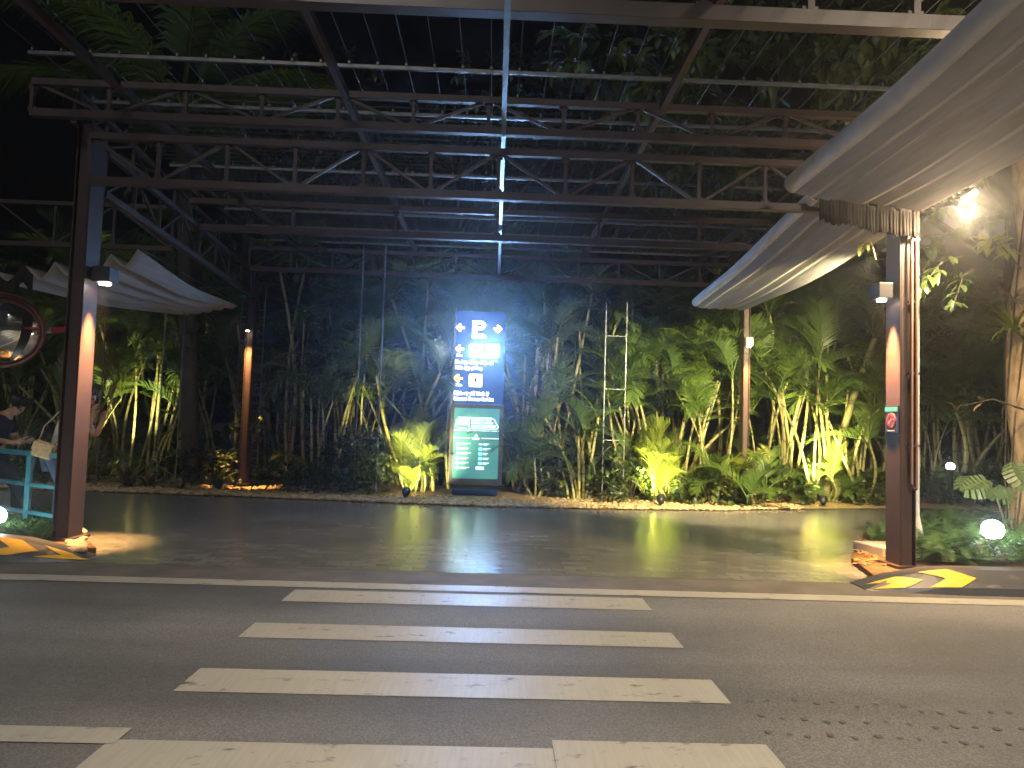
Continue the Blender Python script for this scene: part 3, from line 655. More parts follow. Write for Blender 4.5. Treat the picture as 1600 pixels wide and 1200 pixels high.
def vertical_vine(mb, xa, xb, Y, z0, z1, n_, ls, rs):
    for k in range(n_):
        z = z0 + (z1 - z0) * rs.random() ** 1.3; x = rs.uniform(xa - .08, xb + .08)
        leaf(mb, Vector((x, Y + rs.uniform(-.12, .08), z)), rdir(rs, -.7, .3), Vector((0, 0, 1)), ls * rs.uniform(.6, 1.3), ls * .3)
def zz(px, py, Y): return at(px, py, Y).z
trellis('galvanised climbing frame under the left awning, left of the dark trunk', 243, 273, 14.6, 3.6, [zz(258, q, 14.6) for q in (580, 664, 752)], (.1, 1.2, 50, .12), 1)
trellis('climbing frame with close rungs hugging the left rear post', 363, 400, PLb.y + .3, zz(380, 440, 15), [.25 + .17 * k for k in range(22)][::1], (.2, 1.6, 120, .13), 2)
trellis('tall climbing frame left of the blue sign totem', 552, 587, 14.4, 5.0, [zz(570, q, 14.4) for q in (600, 684, 753)], (.1, 1.4, 160, .16), 3)
trellis('tall climbing frame right of the blue sign totem', 940, 973, 14.2, zz(957, 472, 14.2), [zz(957, q, 14.2) for q in (525, 608, 688, 770)], (.1, 1.2, 110, .14), 4)
p = gx(149, 14.5); mb = MB(); mb.tube([(p.x, 14.5, -.05), (p.x, 14.5, 3.4)], .017, 8); tag(mb.build('steel_pole', GALV), 'single thin steel pole right of the left front post', 'pole')

# ------------------------------------------------------------------ palms
def frond_mesh(name, L_, nl, ll, e0, bend, vee, droop, seed, m, wd=.022, stalk=.16):
    rs = random.Random(seed); mb = MB(); N_ = 18; pts = []; p = Vector((0, 0, 0)); a = e0
    for i in range(N_ + 1):
        pts.append(p.copy()); d = Vector((math.cos(a), 0, math.sin(a))); p = p + d * L_ / N_; a -= bend / N_ * (.4 + 1.2 * i / N_)
    mb.tube(pts, [.016 * (1 - .85 * i / N_) * L_ / 1.6 + .003 for i in range(N_ + 1)], 5)
    for k in range(nl):
        t = stalk + (1 - stalk) * (k + .5) / nl; f = t * N_; i = min(N_ - 1, int(f)); p0 = pts[i].lerp(pts[i + 1], f - i); tg = (pts[i + 1] - pts[i]).normalized()
        up = Vector((0, 1, 0)).cross(tg) * -1
        env = math.sin(PI * min(1, (t - stalk) / (1 - stalk) * .86 + .14)) ** .6
        for s_ in (-1, 1):
            l_ = ll * (.35 + .65 * env) * rs.uniform(.86, 1.08); ang = R(58 - 26 * t) + rs.uniform(-.08, .08)
            d = (tg * math.cos(ang) + Vector((0, s_, 0)) * math.sin(ang)).normalized(); d = (d + up * (vee + rs.uniform(-.12, .12))).normalized()
            q = p0.copy(); prev = None; w0 = wd * rs.uniform(.85, 1.15)
            rows = []
            for j in range(4):
                w_ = w0 * (.55, 1, .8, .06)[j]; sd = d.cross(up); sd = sd.normalized() if sd.length > .01 else tg
                rows.append((q - sd * w_, q + sd * w_)); q = q + d * l_ / 3; d = (d + Vector((0, 0, -droop * (j + .4) * rs.uniform(.7, 1.3)))).normalized()
            vs = [v for r_ in rows for v in r_]; mb.add(vs, [(0, 1, 3, 2), (2, 3, 5, 4), (4, 5, 7, 6)], True)
    return mb.mesh(name, m)
FR = [frond_mesh('frond', L_, nl, ll, e0, bd, ve, dr, i, PALM, .0165) for i, (L_, nl, ll, e0, bd, ve, dr) in enumerate([
    (1.6, 26, .50, 1.15, 1.9, .30, .22), (1.4, 24, .46, .85, 1.5, .25, .3), (1.8, 28, .54, 1.3, 2.2, .15, .35), (1.25, 22, .42, .5, 1.3, .3, .2), (1.6, 26, .50, 1.0, 2.4, .1, .42), (1.35, 24, .45, 1.35, 1.2, .4, .12)])]
FY = [frond_mesh('frond', L_, nl, ll, e0, bd, ve, dr, 20 + i, PALM_Y, .011) for i, (L_, nl, ll, e0, bd, ve, dr) in enumerate([
    (1.2, 22, .42, 1.45, .8, .6, .1), (1.1, 20, .4, 1.3, 1.2, .5, .2), (.95, 18, .36, 1.05, 1.5, .35, .3), (1.3, 22, .42, 1.52, .55, .8, .08)])]
def cane_mesh(seed, m, lean, r0, nseg=10):
    rs = random.Random(seed); mb = MB(); k1 = rs.uniform(-.06, .06); k2 = rs.uniform(-.06, .06)
    pts = [(lean * (t / nseg) ** 1.5 + k1 * math.sin(t / nseg * PI), k2 * math.sin(t / nseg * PI), t / nseg) for t in range(nseg + 1)]
    mb.tube(pts, [r0 * (1.15 - .4 * t / nseg) for t in range(nseg + 1)], 7); return mb.mesh('cane', m), Vector(pts[-1])
CN = []
for i in range(6): me, tip = cane_mesh(i, CANE, (.05, .12, .2, .3, .1, .02)[i], .011); CN.append((me, tip))
def palm(label, px, Y, h, ncane, per, seed, spread=.25, fs=1.0, low=4, young=False, name='areca_palm', group='areca palms in the bed', thick=1.0, cat='palm', lean=None, x=None, lowr=(.5, .8)):
    rs = random.Random(seed * 7 + 1); c = gx(px, Y) if x is None else Vector((x, Y, 0))
    t = thing(name, label, cat, (c.x, Y, 0), group); pool = FY if young else FR
    for k in range(ncane):
        hh = h * rs.uniform(.62, 1.08) if k else h; me, tip = rs.choice(CN); a = rs.uniform(0, 2 * PI) if lean is None else lean + rs.uniform(-.3, .3)
        sx = hh * rs.uniform(.5, 1.1); bx = rs.uniform(-spread, spread); by = rs.uniform(-spread, spread)
        w_ = thick * rs.uniform(.8, 1.25) * 2.6
        o = bpy.data.objects.new('cane', me); COL.objects.link(o); o.parent = t; o.location = (bx, by, -.03); o.rotation_euler = (0, 0, a)
        # lean is stretched with height; thickness kept by scaling the cross section
        o.scale = (w_ * 1.0, w_ * 1.0, hh); ex = tip.x * w_; ey = tip.y * w_
        tx = rs.uniform(0, .16) * (1 if lean is None else 1.6); ty = 0
        o.rotation_euler = Euler((0, tx, a)); M = o.rotation_euler.to_matrix()
        tp = Vector((bx, by, -.03)) + M @ Vector((ex, ey, hh))
        a0_ = rs.uniform(0, 6)
        for j in range(per):
            s_ = fs * rs.uniform(.75, 1.15)
            inst('frond', rs.choice(pool), t, tp - Vector((0, 0, .04 * j)), (rs.uniform(-.15, .15), rs.uniform(-.2, .25), a0_ + j * 2.4 + rs.uniform(-.3, .3)), s_)
    for j in range(low):
        inst('frond', rs.choice(pool), t, (rs.uniform(-spread, spread), rs.uniform(-spread, spread), rs.uniform(.0, .35)), (rs.uniform(-.2, .2), rs.uniform(-.25, .15), rs.uniform(0, 6.3)), fs * rs.uniform(*lowr))
    return t
# front rows, left to right
palm('areca palm behind the person in dark clothes at the left edge', 15, 15.6, 2.6, 5, 4, 1)
palm('palm with yellow canes behind the person carrying a tan bag', 128, 15.2, 2.2, 6, 4, 2, .3, .8, 5, young=True)
palm('bright lit palm under the left awning beside the thin steel pole', 190, 17.2, 3.0, 5, 5, 3, .35, 1.0, 4)
palm('palm between the left climbing frame and the dark palm trunk', 262, 16.4, 2.4, 4, 4, 4, .3, 1, 5)
palm('palm clump between the dark palm trunk and the left rear post', 338, 16.6, 2.7, 5, 5, 5, .3, 1, 4)
palm('palm with one pale hanging frond just right of the left rear post', 440, 16.7, 2.2, 4, 5, 6, .25, .9, 5)
palm('thin caned palm clump left of the tall frame by the sign', 500, 15.6, 2.6, 6, 4, 7, .28, .9, 6)
palm('palm behind the tall climbing frame left of the sign', 575, 16.4, 2.9, 6, 4, 8, .3, 1.0, 4)
palm('bushy young palm glowing yellow green over the ground light left of the sign', 648, 15.2, .7, 14, 3, 9, .24, .85, 26, young=True, lowr=(.7, 1.2), thick=.55)
palm('palm with pale slanting canes rising behind the glowing bush left of the sign', 655, 15.9, 2.5, 7, 3, 10, .4, .9, 2, thick=1.2)
palm('tall palm hidden right behind the sign totem', 735, 17.0, 3.6, 5, 4, 11, .3, 1.0, 3)
palm('low blue green palm clump at the right foot of the sign', 838, 15.3, .95, 7, 4, 12, .25, .85, 9)
palm('palm rising just right of the sign behind the low clump', 838, 16.6, 3.4, 5, 4, 13, .3, 1, 3)
palm('palm with bare leaning canes left of the right hand climbing frame', 906, 14.9, 1.9, 7, 3, 14, .25, .85, 2, thick=1.1)
palm('palm behind the climbing frame right of the sign', 965, 16.2, 2.6, 5, 5, 15, .3, 1, 3)
palm('young palm glowing yellow green over the ground light right of the sign', 1027, 15.0, .7, 14, 3, 16, .26, .85, 26, young=True, lowr=(.7, 1.2), thick=.55)
palm('palm with long pale canes rising behind the right glowing bush', 1062, 15.6, 2.9, 6, 4, 17, .3, 1, 2, thick=1.3, lean=0.3)
palm('palm with green yellow canes left of the right rear post', 1105, 15.3, 2.7, 6, 4, 18, .3, .95, 5)
palm('low spreading palm at the foot of the right rear post', 1178, 14.5, .5, 5, 4, 19, .2, .75, 8)
palm('palm with tall lit fronds just right of the right rear post', 1205, 16.2, 2.7, 5, 5, 20, .3, 1, 3)
palm('palm holding a broad drooping frond below the right awning tip', 1262, 15.6, 3.1, 4, 5, 21, .25, 1.05, 3)
palm('ringed pale palm trunk rising over the ground light on the right', 1292, 16.0, 3.9, 2, 5, 22, .1, 1.15, 2, thick=2.4, lean=.2)
palm('low bright palm around the ground light on the right', 1296, 15.8, .6, 8, 3, 23, .4, .7, 9, young=True)
palm('palm between the ground light and the right front post', 1345, 15.7, 2.2, 6, 5, 24, .3, 1, 7)
palm('palm half hidden behind the right front post', 1398, 16.2, 2.5, 5, 5, 25, .3, 1, 5)
palm('palm just right of the right front post with green canes', 1448, 16.3, 2.6, 6, 4, 26, .3, 1, 5)
palm('palm with pale trunks beside the white garden lamp', 1500, 16.5, 2.8, 5, 5, 27, .35, 1, 6, thick=1.6)
palm('palm behind the monstera at the right edge', 1570, 16.6, 2.6, 5, 5, 28, .35, 1, 6)
# tall back row
for i, (px, lb) in enumerate(((45, 'far left, above the convex mirror'), (165, 'behind the left front post, above the left awning'), (285, 'behind the dark trunk under the left awning'), (420, 'right of the left rear post'), (520, 'left of the tall frame by the sign'),
        (625, 'above the left glowing bush'), (705, 'left of the sign top'), (800, 'right of the sign top'), (890, 'between the sign and the right hand frame'), (1000, 'above the right glowing bush'), (1090, 'below the far tip of the right awning'),
        (1185, 'behind the right rear post'), (1300, 'under the right awning'), (1420, 'behind the right front post'), (1530, 'left of the mossy trunk at the right edge'))):
    palm('tall dark back row palm ' + lb, px, 18.6 + (i % 3) * .6, 4.3 + (i * 37 % 5) * .3, 4, 6, 40 + i, .45, 1.35, 4, name='palm_tree', group='tall palms in the back row', thick=1.5, lowr=(.9, 1.2))
for i, (px, lb) in enumerate(((110, 'behind the two people'), (225, 'behind the left hand climbing frame'), (400, 'just right of the left rear post'), (460, 'left of the tall left frame'), (540, 'behind the tall frame left of the sign'), (610, 'above the left end of the glowing bush'), (685, 'just left of the sign'),
        (812, 'just right of the sign'), (872, 'above the low clump right of the sign'), (925, 'behind the right hand climbing frame'), (990, 'left of the right glowing bush'), (1045, 'over the right glowing bush'), (1125, 'left of the right rear post'), (1225, 'under the far tip of the right awning'), (1320, 'left of the right front post'), (1372, 'hard against the right front post'), (1475, 'beside the small white garden lamp'), (1535, 'left of the monstera leaves'))):
    palm('slender palm with long bare ringed canes ' + lb, px, 15.9 + (i * 5 % 7) * .25, 3.3 + (i * 3 % 5) * .35, 4, 4, 80 + i, .3, .95, 3, name='areca_palm', group='slender cane palms in the bed', thick=1.2)
# tall dark trunk palm whose big fronds hang over the pergola
BF = [frond_mesh('frond', 3.9, 62, .85, e0, bd, -.1, .55, 60 + i, PALM, .026, .2) for i, (e0, bd) in enumerate(((.75, 1.5), (.45, 1.2), (1.0, 1.9)))]
p = gx(300, 16.0); t = thing('coconut_palm', 'tall dark palm trunk under the left awning whose long fronds hang over the pergola', 'palm', (p.x, 16, 0))
mb = MB(); mb.tube([(p.x + .05 * k * .3, 16 - .22 * k, .95 * k - .05) for k in range(9)], [.2 - .008 * k for k in range(9)], 12); mb.build('trunk', TRUNKP, t)
for k in range(12): inst('frond', BF[k % 3], t, (.12, -1.75, 7.5), (0, .12 * (k % 3) - .1, k * .55 - 2.2), 1.0 + .1 * (k % 3))

# broadleaf trees
def crown_mesh(rs, blobs, nleaf, ls, name='crown'):
    mb = MB()
    for (c, r_) in blobs:
        for k in range(nleaf):
            # a twig with a whorl of leaves
            d = rdir(rs); q = Vector(c) + Vector((d.x * r_[0], d.y * r_[1], d.z * r_[2])) * rs.uniform(.35, 1.0) ** .6
            tw = (d + rdir(rs) * .7 + Vector((0, 0, -.3))).normalized(); m_ = rs.randint(5, 8)
            for j in range(m_):
                dd = (tw + rdir(rs) * .8 + Vector((0, 0, -.25))).normalized(); leaf(mb, q + tw * .05 * j, dd, Vector((0, 0, 1)), ls * rs.uniform(.7, 1.25), ls * .2, .3)
    return mb
def broad(label, base, h, blobs, nleaf, ls, m, seed, r0=.2, bark=BARKD, name='broadleaf_tree', limbs=True):
    rs = random.Random(seed); t = thing(name, label, 'tree', base); b = Vector(base)
    mb = MB(); top = Vector((b.x, b.y, h)); pts = [b + Vector((.1 * math.sin(k), .1 * math.cos(k * 1.3) - .1, -.05)) + Vector((0, 0, h * k / 8)) for k in range(9)]
    mb.tube(pts, [r0 * (1.1 - .6 * k / 8) for k in range(9)], 12)
    for (c, r_) in blobs:
        c = Vector(c); s_ = pts[5 + rs.randint(0, 3)]; mid = s_.lerp(c, .5) + Vector((rs.uniform(-.3, .3), rs.uniform(-.3, .3), .2)); mb.tube([s_, mid, c], [r0 * .4, r0 * .25, r0 * .08], 7)
    mb.build('trunk', bark, t)
    crown_mesh(rs, blobs, nleaf, ls).build('crown', m, t, fix=False); return t
rs = random.Random(9)
def ring(c, R_, n_, rr, rs): return [((c[0] + rs.uniform(-1, 1) * R_[0], c[1] + rs.uniform(-1, 1) * R_[1], c[2] + rs.uniform(-1, 1) * R_[2]), (rr * rs.uniform(.7, 1.2), rr * rs.uniform(.7, 1.2), rr * rs.uniform(.5, .8))) for k in range(n_)]
broad('broadleaf tree whose leafy boughs hang over the right half of the pergola', (9.6, 13.0, 0), 7.5,
      [((3.2, 9.6, 6.6), (1.0, .9, .7)), ((4.2, 9.0, 7.0), (1.1, 1, .7)), ((2.3, 9.2, 6.1), (.7, .8, .5)), ((5.2, 9.4, 6.4), (1, 1, .7)), ((3.6, 10.4, 7.6), (1.2, 1, .8)), ((4.9, 10.4, 7.6), (1.2, 1, .8)), ((2.6, 10.6, 5.6), (.55, .6, .35)), ((3.3, 10.9, 5.75), (.6, .6, .4)), ((1.6, 10, 6.9), (.8, .8, .5)), ((6.2, 10.5, 6.8), (1, 1, .8))], 34, .27, BROAD, 11, .2)
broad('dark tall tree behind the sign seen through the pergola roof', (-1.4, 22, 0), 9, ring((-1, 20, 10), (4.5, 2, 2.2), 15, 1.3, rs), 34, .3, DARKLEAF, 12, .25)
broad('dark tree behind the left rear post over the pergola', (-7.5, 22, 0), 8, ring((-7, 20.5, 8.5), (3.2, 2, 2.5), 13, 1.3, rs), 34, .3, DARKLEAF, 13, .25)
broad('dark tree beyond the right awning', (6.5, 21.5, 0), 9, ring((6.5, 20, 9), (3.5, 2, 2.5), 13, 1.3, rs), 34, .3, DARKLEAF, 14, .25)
# far wood as one mass
mb = MB(); rs = random.Random(21)
for k in range(900):
    x = rs.uniform(-22, 22); z = rs.uniform(.2, 7.5); y = 23.5 + rs.uniform(0, 3.5)
    for j in range(6): leaf(mb, Vector((x, y, z)) + rdir(rs) * .35, rdir(rs, -.8, .3), Vector((0, 0, 1)), rs.uniform(.5, .9), .16)
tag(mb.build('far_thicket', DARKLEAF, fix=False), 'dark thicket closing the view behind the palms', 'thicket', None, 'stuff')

# small bed plants
def rosette(label, px, Y, n_, L_, wd, m, seed, cat='plant', name='bed_plant', up=(.3, 1.2), group='small plants along the bed edge', loc=None, droop=.5, part='leaf_rosette'):
    rs = random.Random(seed); c = loc or gx(px, Y); t = thing(name, label, cat, c, group); mb = MB(); c = Vector(c)
    for k in range(n_):
        a = rs.uniform(0, 2 * PI); e = rs.uniform(*up); l_ = L_ * rs.uniform(.6, 1.1); d = Vector((math.cos(a) * math.cos(e), math.sin(a) * math.cos(e), math.sin(e))); q = c + Vector((0, 0, .02)); rows = []
        for j in range(6):
            w_ = wd * (.5, .9, 1, .85, .55, .05)[j]; s_ = d.cross(Vector((0, 0, 1))).normalized(); rows += [q - s_ * w_, q + Vector((0, 0, -w_ * .25)), q + s_ * w_]; q = q + d * l_ / 5; d = (d + Vector((0, 0, -droop * .35 * (j * .6 + .3)))).normalized()
        mb.add(rows, [f_ for j in range(5) for f_ in ((j * 3, j * 3 + 1, j * 3 + 4, j * 3 + 3), (j * 3 + 1, j * 3 + 2, j * 3 + 5, j * 3 + 4))], True)
    mb.build(part, m, t, fix=False); return t
BROM = leaf_mat('bronze_leaf', (.13, .10, .045), .25)
rosette('bronze strap leaved plant right of the thin steel pole', 200, 14.55, 34, .6, .035, BROM, 1)
rosette('bronze plant at the foot of the left climbing frame', 232, 14.7, 26, .5, .035, BROM, 2)
rosette('grey green broad leaved plant left of the left rear post', 340, 14.6, 16, .6, .06, BROAD, 3)
rosette('low green plant below the left climbing frame', 282, 14.45, 14, .25, .03, BROAD, 4)
rosette('yellow green strap plant behind the teal railing', 48, 14.9, 22, .8, .04, PALM_Y, 5, up=(.6, 1.4))
def bush(label, px, Y, r_, n_, ls, m, seed, loc=None, z0=.2):
    rs = random.Random(seed); c = loc or gx(px, Y); t = thing('shrub', label, 'shrub', c, 'low shrubs in the palm bed'); mb = MB(); st = MB(); c = Vector(c)
    for k in range(n_):
        d = rdir(rs, -.2, 1); q = c + Vector((d.x * r_[0], d.y * r_[1], z0 + d.z * r_[2])) * 1.0
        for j in range(4): leaf(mb, q + rdir(rs) * ls * .5, (d + rdir(rs)).normalized(), Vector((0, 0, 1)), ls * rs.uniform(.7, 1.2), ls * .3)
        if k % 8 == 0: st.tube([c, q], .006, 4)
    mb.build('foliage', m, t, fix=False); st.build('stem', BARKD, t)
bush('low small leaved shrub right of the left rear post', 440, 14.5, (.5, .3, .3), 70, .11, BROAD, 1)
bush('low pale leaved shrub left of the tall frame by the sign', 490, 14.4, (.6, .3, .3), 80, .11, BROAD, 2)
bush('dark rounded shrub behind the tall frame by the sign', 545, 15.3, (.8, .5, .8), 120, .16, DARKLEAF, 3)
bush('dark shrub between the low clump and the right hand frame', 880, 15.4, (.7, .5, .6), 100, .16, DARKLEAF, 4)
bush('leafy shrub at the foot of the right hand climbing frame', 985, 14.7, (.4, .3, .5), 70, .14, BROAD, 5)
bush('mid green shrub left of the right rear post', 1110, 14.5, (.7, .4, .45), 110, .15, BROAD, 6)
bush('mid green shrub in front of the right rear palms', 1212, 15.2, (.7, .35, .5), 110, .15, BROAD, 7)
bush('shrub under the palms left of the right front post', 1368, 15.5, (.6, .4, .45), 120, .15, BROAD, 8)
bush('dark hedge shrub behind the path right of the right front post', 1470, 16.0, (1.0, .4, .5), 130, .15, BROAD, 9)
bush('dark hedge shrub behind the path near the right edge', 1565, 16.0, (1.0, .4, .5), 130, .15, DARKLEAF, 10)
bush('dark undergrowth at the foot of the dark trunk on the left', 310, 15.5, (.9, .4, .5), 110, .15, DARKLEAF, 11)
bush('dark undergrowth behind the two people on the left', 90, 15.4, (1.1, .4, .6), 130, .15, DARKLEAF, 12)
# rocks
for (px, py, s_, lb) in ((612, 757, .2, 'pale flat stone at the left foot of the glowing bush'), (640, 760, .14, 'dark stone behind the ground light left of the sign')):
    p = gnd(px, py); mb = MB(); mb.ell((p.x, p.y + .2, .07), (s_ * 1.3, s_, s_ * .55), 10, 7); o = mb.build('stone', ROCK); tag(o, lb, 'stone', 'stones in the palm bed')
    rr_ = random.Random(px)
    for v in o.data.vertices: v.co += Vector((rr_.uniform(-.02, .02), rr_.uniform(-.02, .02), rr_.uniform(-.02, .02)))
mb = MB(); rs = random.Random(4)
for k in range(130):
    g = gnd(rs.uniform(106, 131), rs.uniform(848, 871)); a = rs.uniform(.015, .045); mb.ell((g.x, g.y, .05 + a * .3), (a * 1.3, a, a * .6), 7, 5, Euler((0, 0, rs.uniform(0, 3))).to_matrix())
tag(mb.build('river_stones', ROCK, fix=False), 'brown pebbles heaped around the foot of the left front post', 'stones', None, 'stuff')

# ------------------------------------------------------------------ lit lamps in the place
def uplight(label, px, py, tgt, power, col=(1.0, .86, .34), cone=70, glow=True):
    p = gnd(px, py); t = thing('garden_uplight', label, 'garden light', (p.x, p.y, 0), 'ground lights in the palm bed')
    d = (Vector(tgt) - Vector((p.x, p.y, .15))).normalized(); M = d.to_track_quat('Z', 'Y').to_matrix(); c = Vector((p.x, p.y, .15))
    mb = MB(); mb.lathe([(.0001, -.1), (.05, -.1), (.075, -.04), (.085, .05), (.08, .055), (.07, .045)], c, 16, M); mb.build('housing', DARKMET, t)
    mb = MB(); mb.lathe([(.0001, .046), (.068, .046)], c, 16, M); mb.build('lens', emis('uplight_glow', (1, .85, .4), 30), t)
    mb = MB(); mb.tube([(p.x, p.y, -.02), (p.x, p.y, .08)], .015, 6); mb.box((p.x, p.y, .015), (.12, .12, .02)); mb.build('spike', DARKMET, t)
    light('uplight', 'SPOT', c + d * .07, power, col, t, tgt, .05, cone, .8)
q = gx(648, 15.2); uplight('black ground light under the glowing bush left of the sign', 634, 781, (q.x, 15.7, 1.4), 520, cone=100)
q = gx(1027, 15.0); uplight('black ground light under the glowing bush right of the sign', 1032, 792, (q.x, 15.5, 1.5), 620, cone=100)
q = gx(1290, 15.9); uplight('ground light blazing at the foot of the ringed trunk on the right', 1286, 792, (q.x, 16.4, 2.2), 1700, (1, .83, .35))
q = gx(185, 17.0); uplight('hidden ground light brightening the palm under the left awning', 192, 756, (q.x, 17.6, 3.2), 700, (1, .9, .45), 60)

def globe(label, px, py, Y, r_, s_, col=(.88, 1, .96)):
    p = at(px, py, Y); t = thing('globe_lamp', label, 'lamp', (p.x, p.y, 0), 'white globe garden lamps')
    mb = MB(); mb.ell(p, (r_, r_, r_), 24, 16); mb.build('globe', emis('globe_glow_%d' % s_, col, s_), t)
    mb = MB(); mb.tube([(p.x, p.y, .0), (p.x, p.y, p.z - r_ * .85)], [.05, .05], 10); mb.lathe([(.08, 0), (.07, .04)], (p.x, p.y, p.z - r_ * 1.02), 12); mb.build('stem', DARKMET, t)
globe('glowing white globe lamp among the ferns at the right', 1551, 828, 8.9, .125, 26)
globe('glowing white globe lamp in the grass at the left edge', -6, 806, 8.3, .1, 26, (.75, .95, 1))
globe('small white garden lamp behind the path on the right', 1485, 729, 15.6, .085, 22, (1, .98, .9))

def flood(label, p, tgt, power, col, arm_to, s_=26, wd=.34, cone=130, name='floodlight'):
    p = Vector(p); d = (Vector(tgt) - p).normalized(); M = d.to_track_quat('Z', 'Y').to_matrix(); t = thing(name, label, 'floodlight', p)
    mb = MB(); mb.box(p - d * .03, (wd, .2, .05), M); mb.build('housing', DARKMET, t, bevel=.01)
    mb = MB(); mb.box(p + d * .0, (wd * .9, .17, .012), M); mb.build('lens', emis('warm_flood_glow', (1, .72, .33), s_), t)
    mb = MB(); mb.tube([p - d * .05, Vector(arm_to)], .022, 8); mb.build('arm', mat('pale_arm', (.4, .38, .33), .5), t)
    light('floodlight_beam', 'SPOT', p + d * .03, power, col, t, tgt, .1, cone, .7)
FW = (1, .71, .4)
pf = at(1513, 307, 7.45)
t = thing('floodlight', 'warm glowing tube floodlight on an arm beside the upper right awning', 'floodlight', pf)
ax_ = Vector((.82, .25, .52)).normalized()
mb = MB(); mb.tube([pf - ax_ * .13, pf - ax_ * .11, pf + ax_ * .11, pf + ax_ * .13], [.02, .035, .035, .02], 12); mb.build('lens', emis('warm_flood_glow', (1, .55, .16), 10), t)
mb = MB(); mb.tube([pf - ax_ * .19, pf - ax_ * .13], [.03, .04], 12); mb.bar(pf - ax_ * .16 + Vector((0, 0, .05)), pf + ax_ * .14 + Vector((0, 0, .05)), .07, .012); mb.build('housing', DARKMET, t)
mb = MB(); mb.tube([pf - ax_ * .17, pf - ax_ * .17 + Vector((0, .3, .05)), (PRf.x, PRf.y, pf.z + .05)], .014, 8); mb.build('arm', DARKMET, t)
light('floodlight_glow', 'POINT', pf - Vector((0, 0, .16)), 135, FW, t, None, .12)
light('floodlight_beam', 'SPOT', pf - Vector((0, 0, .1)), 720, FW, t, (4.6, 10.0, 0), .1, 146, .9)
pf2 = at(1376, 396, 8.35)
flood('small floodlight on a short arm behind the right front post', pf2, pf2 + Vector((-.1, 3.4, -1.3)), 4600, (1, .84, .45), (PRf.x, PRf.y + .1, pf2.z + .05), 18, .16, 70)

# street lamps on the road behind the viewpoint (they light the carriageway and show in the mirror)
def street_lamp(label, x, y, h, dirx, power, col, tgt, cone=120):
    t = thing('street_lamp', label, 'street lamp', (x, y, 0), 'street lamps along the road')
    mb = MB(); mb.tube([(x, y, 0), (x, y, h * .5), (x, y, h)], [.09, .07, .05], 12); mb.build('pole', DARKMET, t)
    e = Vector((x + dirx, y, h + .25)); mb = MB(); mb.tube([(x, y, h - .05), (x + dirx * .5, y, h + .2), e], .035, 8); mb.build('arm', DARKMET, t)
    mb = MB(); mb.box(e + Vector((0, 0, .03)), (.6, .25, .09)); mb.build('lamp_head', DARKMET, t, bevel=.02)
    mb = MB(); mb.box(e + Vector((0, 0, -.022)), (.5, .2, .01)); mb.build('lens', emis('street_glow', (1, .85, .6), 20), t)
    light('street_light', 'SPOT', e - Vector((0, 0, .06)), power, col, t, tgt, .5, cone, .5)
street_lamp('street lamp standing behind the viewpoint on the left', -4.8, -3.2, 9.8, 1.6, 1500, (1, .96, .9), (-1.6, 3.3, 0), 62)
street_lamp('warm street lamp standing off to the right of the viewpoint', 8.0, -3.0, 9.8, -1.4, 5600, (1, .82, .6), (5.2, 3.4, 0), 66)

# ------------------------------------------------------------------ right planter: ferns, tree, monstera
mb = MB(); rs = random.Random(31)
def fern_frond(mb, p, a, e, L_, rs):
    d = Vector((math.cos(a) * math.cos(e), math.sin(a) * math.cos(e), math.sin(e))); q = Vector(p); n_ = 12
    for k in range(n_):
        s_ = d.cross(Vector((0, 0, 1))).normalized(); l_ = L_ * .24 * math.sin(PI * (.15 + .8 * k / n_)); wv = L_ / n_ * .36
        for sg in (-1, 1):
            tip = q + s_ * sg * l_ + d * l_ * .35 - Vector((0, 0, l_ * .15)); mb.add([q - d * wv, q + d * wv, tip], [(0, 1, 2)])
        q = q + d * L_ / n_; d = (d + Vector((0, 0, -.085))).normalized()
for k in range(1100):
    px = rs.uniform(1432, 1680); lo = 903 - (px - 1432) * .02; py = rs.uniform(828, 893)
    g = gnd(px, py)
    if g.y < ky + .62: continue
    fern_frond(mb, (g.x, g.y, rs.uniform(.08, .26)), rs.uniform(0, 6.3), rs.uniform(.1, 1.1), rs.uniform(.22, .42), rs)
for k in range(110):
    g = gnd(rs.uniform(1358, 1405), rs.uniform(838, 856)); fern_frond(mb, (g.x, g.y, .1), rs.uniform(0, 6.3), rs.uniform(.3, 1.2), rs.uniform(.15, .3), rs)
tag(mb.build('fern_ground_cover', FERN, fix=False), 'green ferns covering the kerbed bed around the right globe lamp', 'ferns', None, 'stuff')
mb = MB(); rs = random.Random(33)
for k in range(5200):
    px = rs.uniform(-120, 92); py = rs.uniform(812, 856); g = gnd(px, py)
    if g.x > PLf.x - .12 or g.y < ky2 + .5: continue
    a = rs.uniform(0, 6.3); l_ = rs.uniform(.06, .17); d = Vector((math.cos(a) * .5, math.sin(a) * .5, 1)) * l_; s_ = Vector((-math.sin(a), math.cos(a), 0)) * .006; b_ = Vector((g.x, g.y, .06))
    mb.add([b_ - s_, b_ + s_, b_ + d * .6 + s_ * .8, b_ + d + Vector((math.cos(a), math.sin(a), -.2)) * l_ * .4, b_ + d * .6 - s_ * .8], [(0, 1, 2, 3, 4)])
tag(mb.build('grass', GRASS, fix=False), 'short bright green grass around the left globe lamp', 'grass', None, 'stuff')
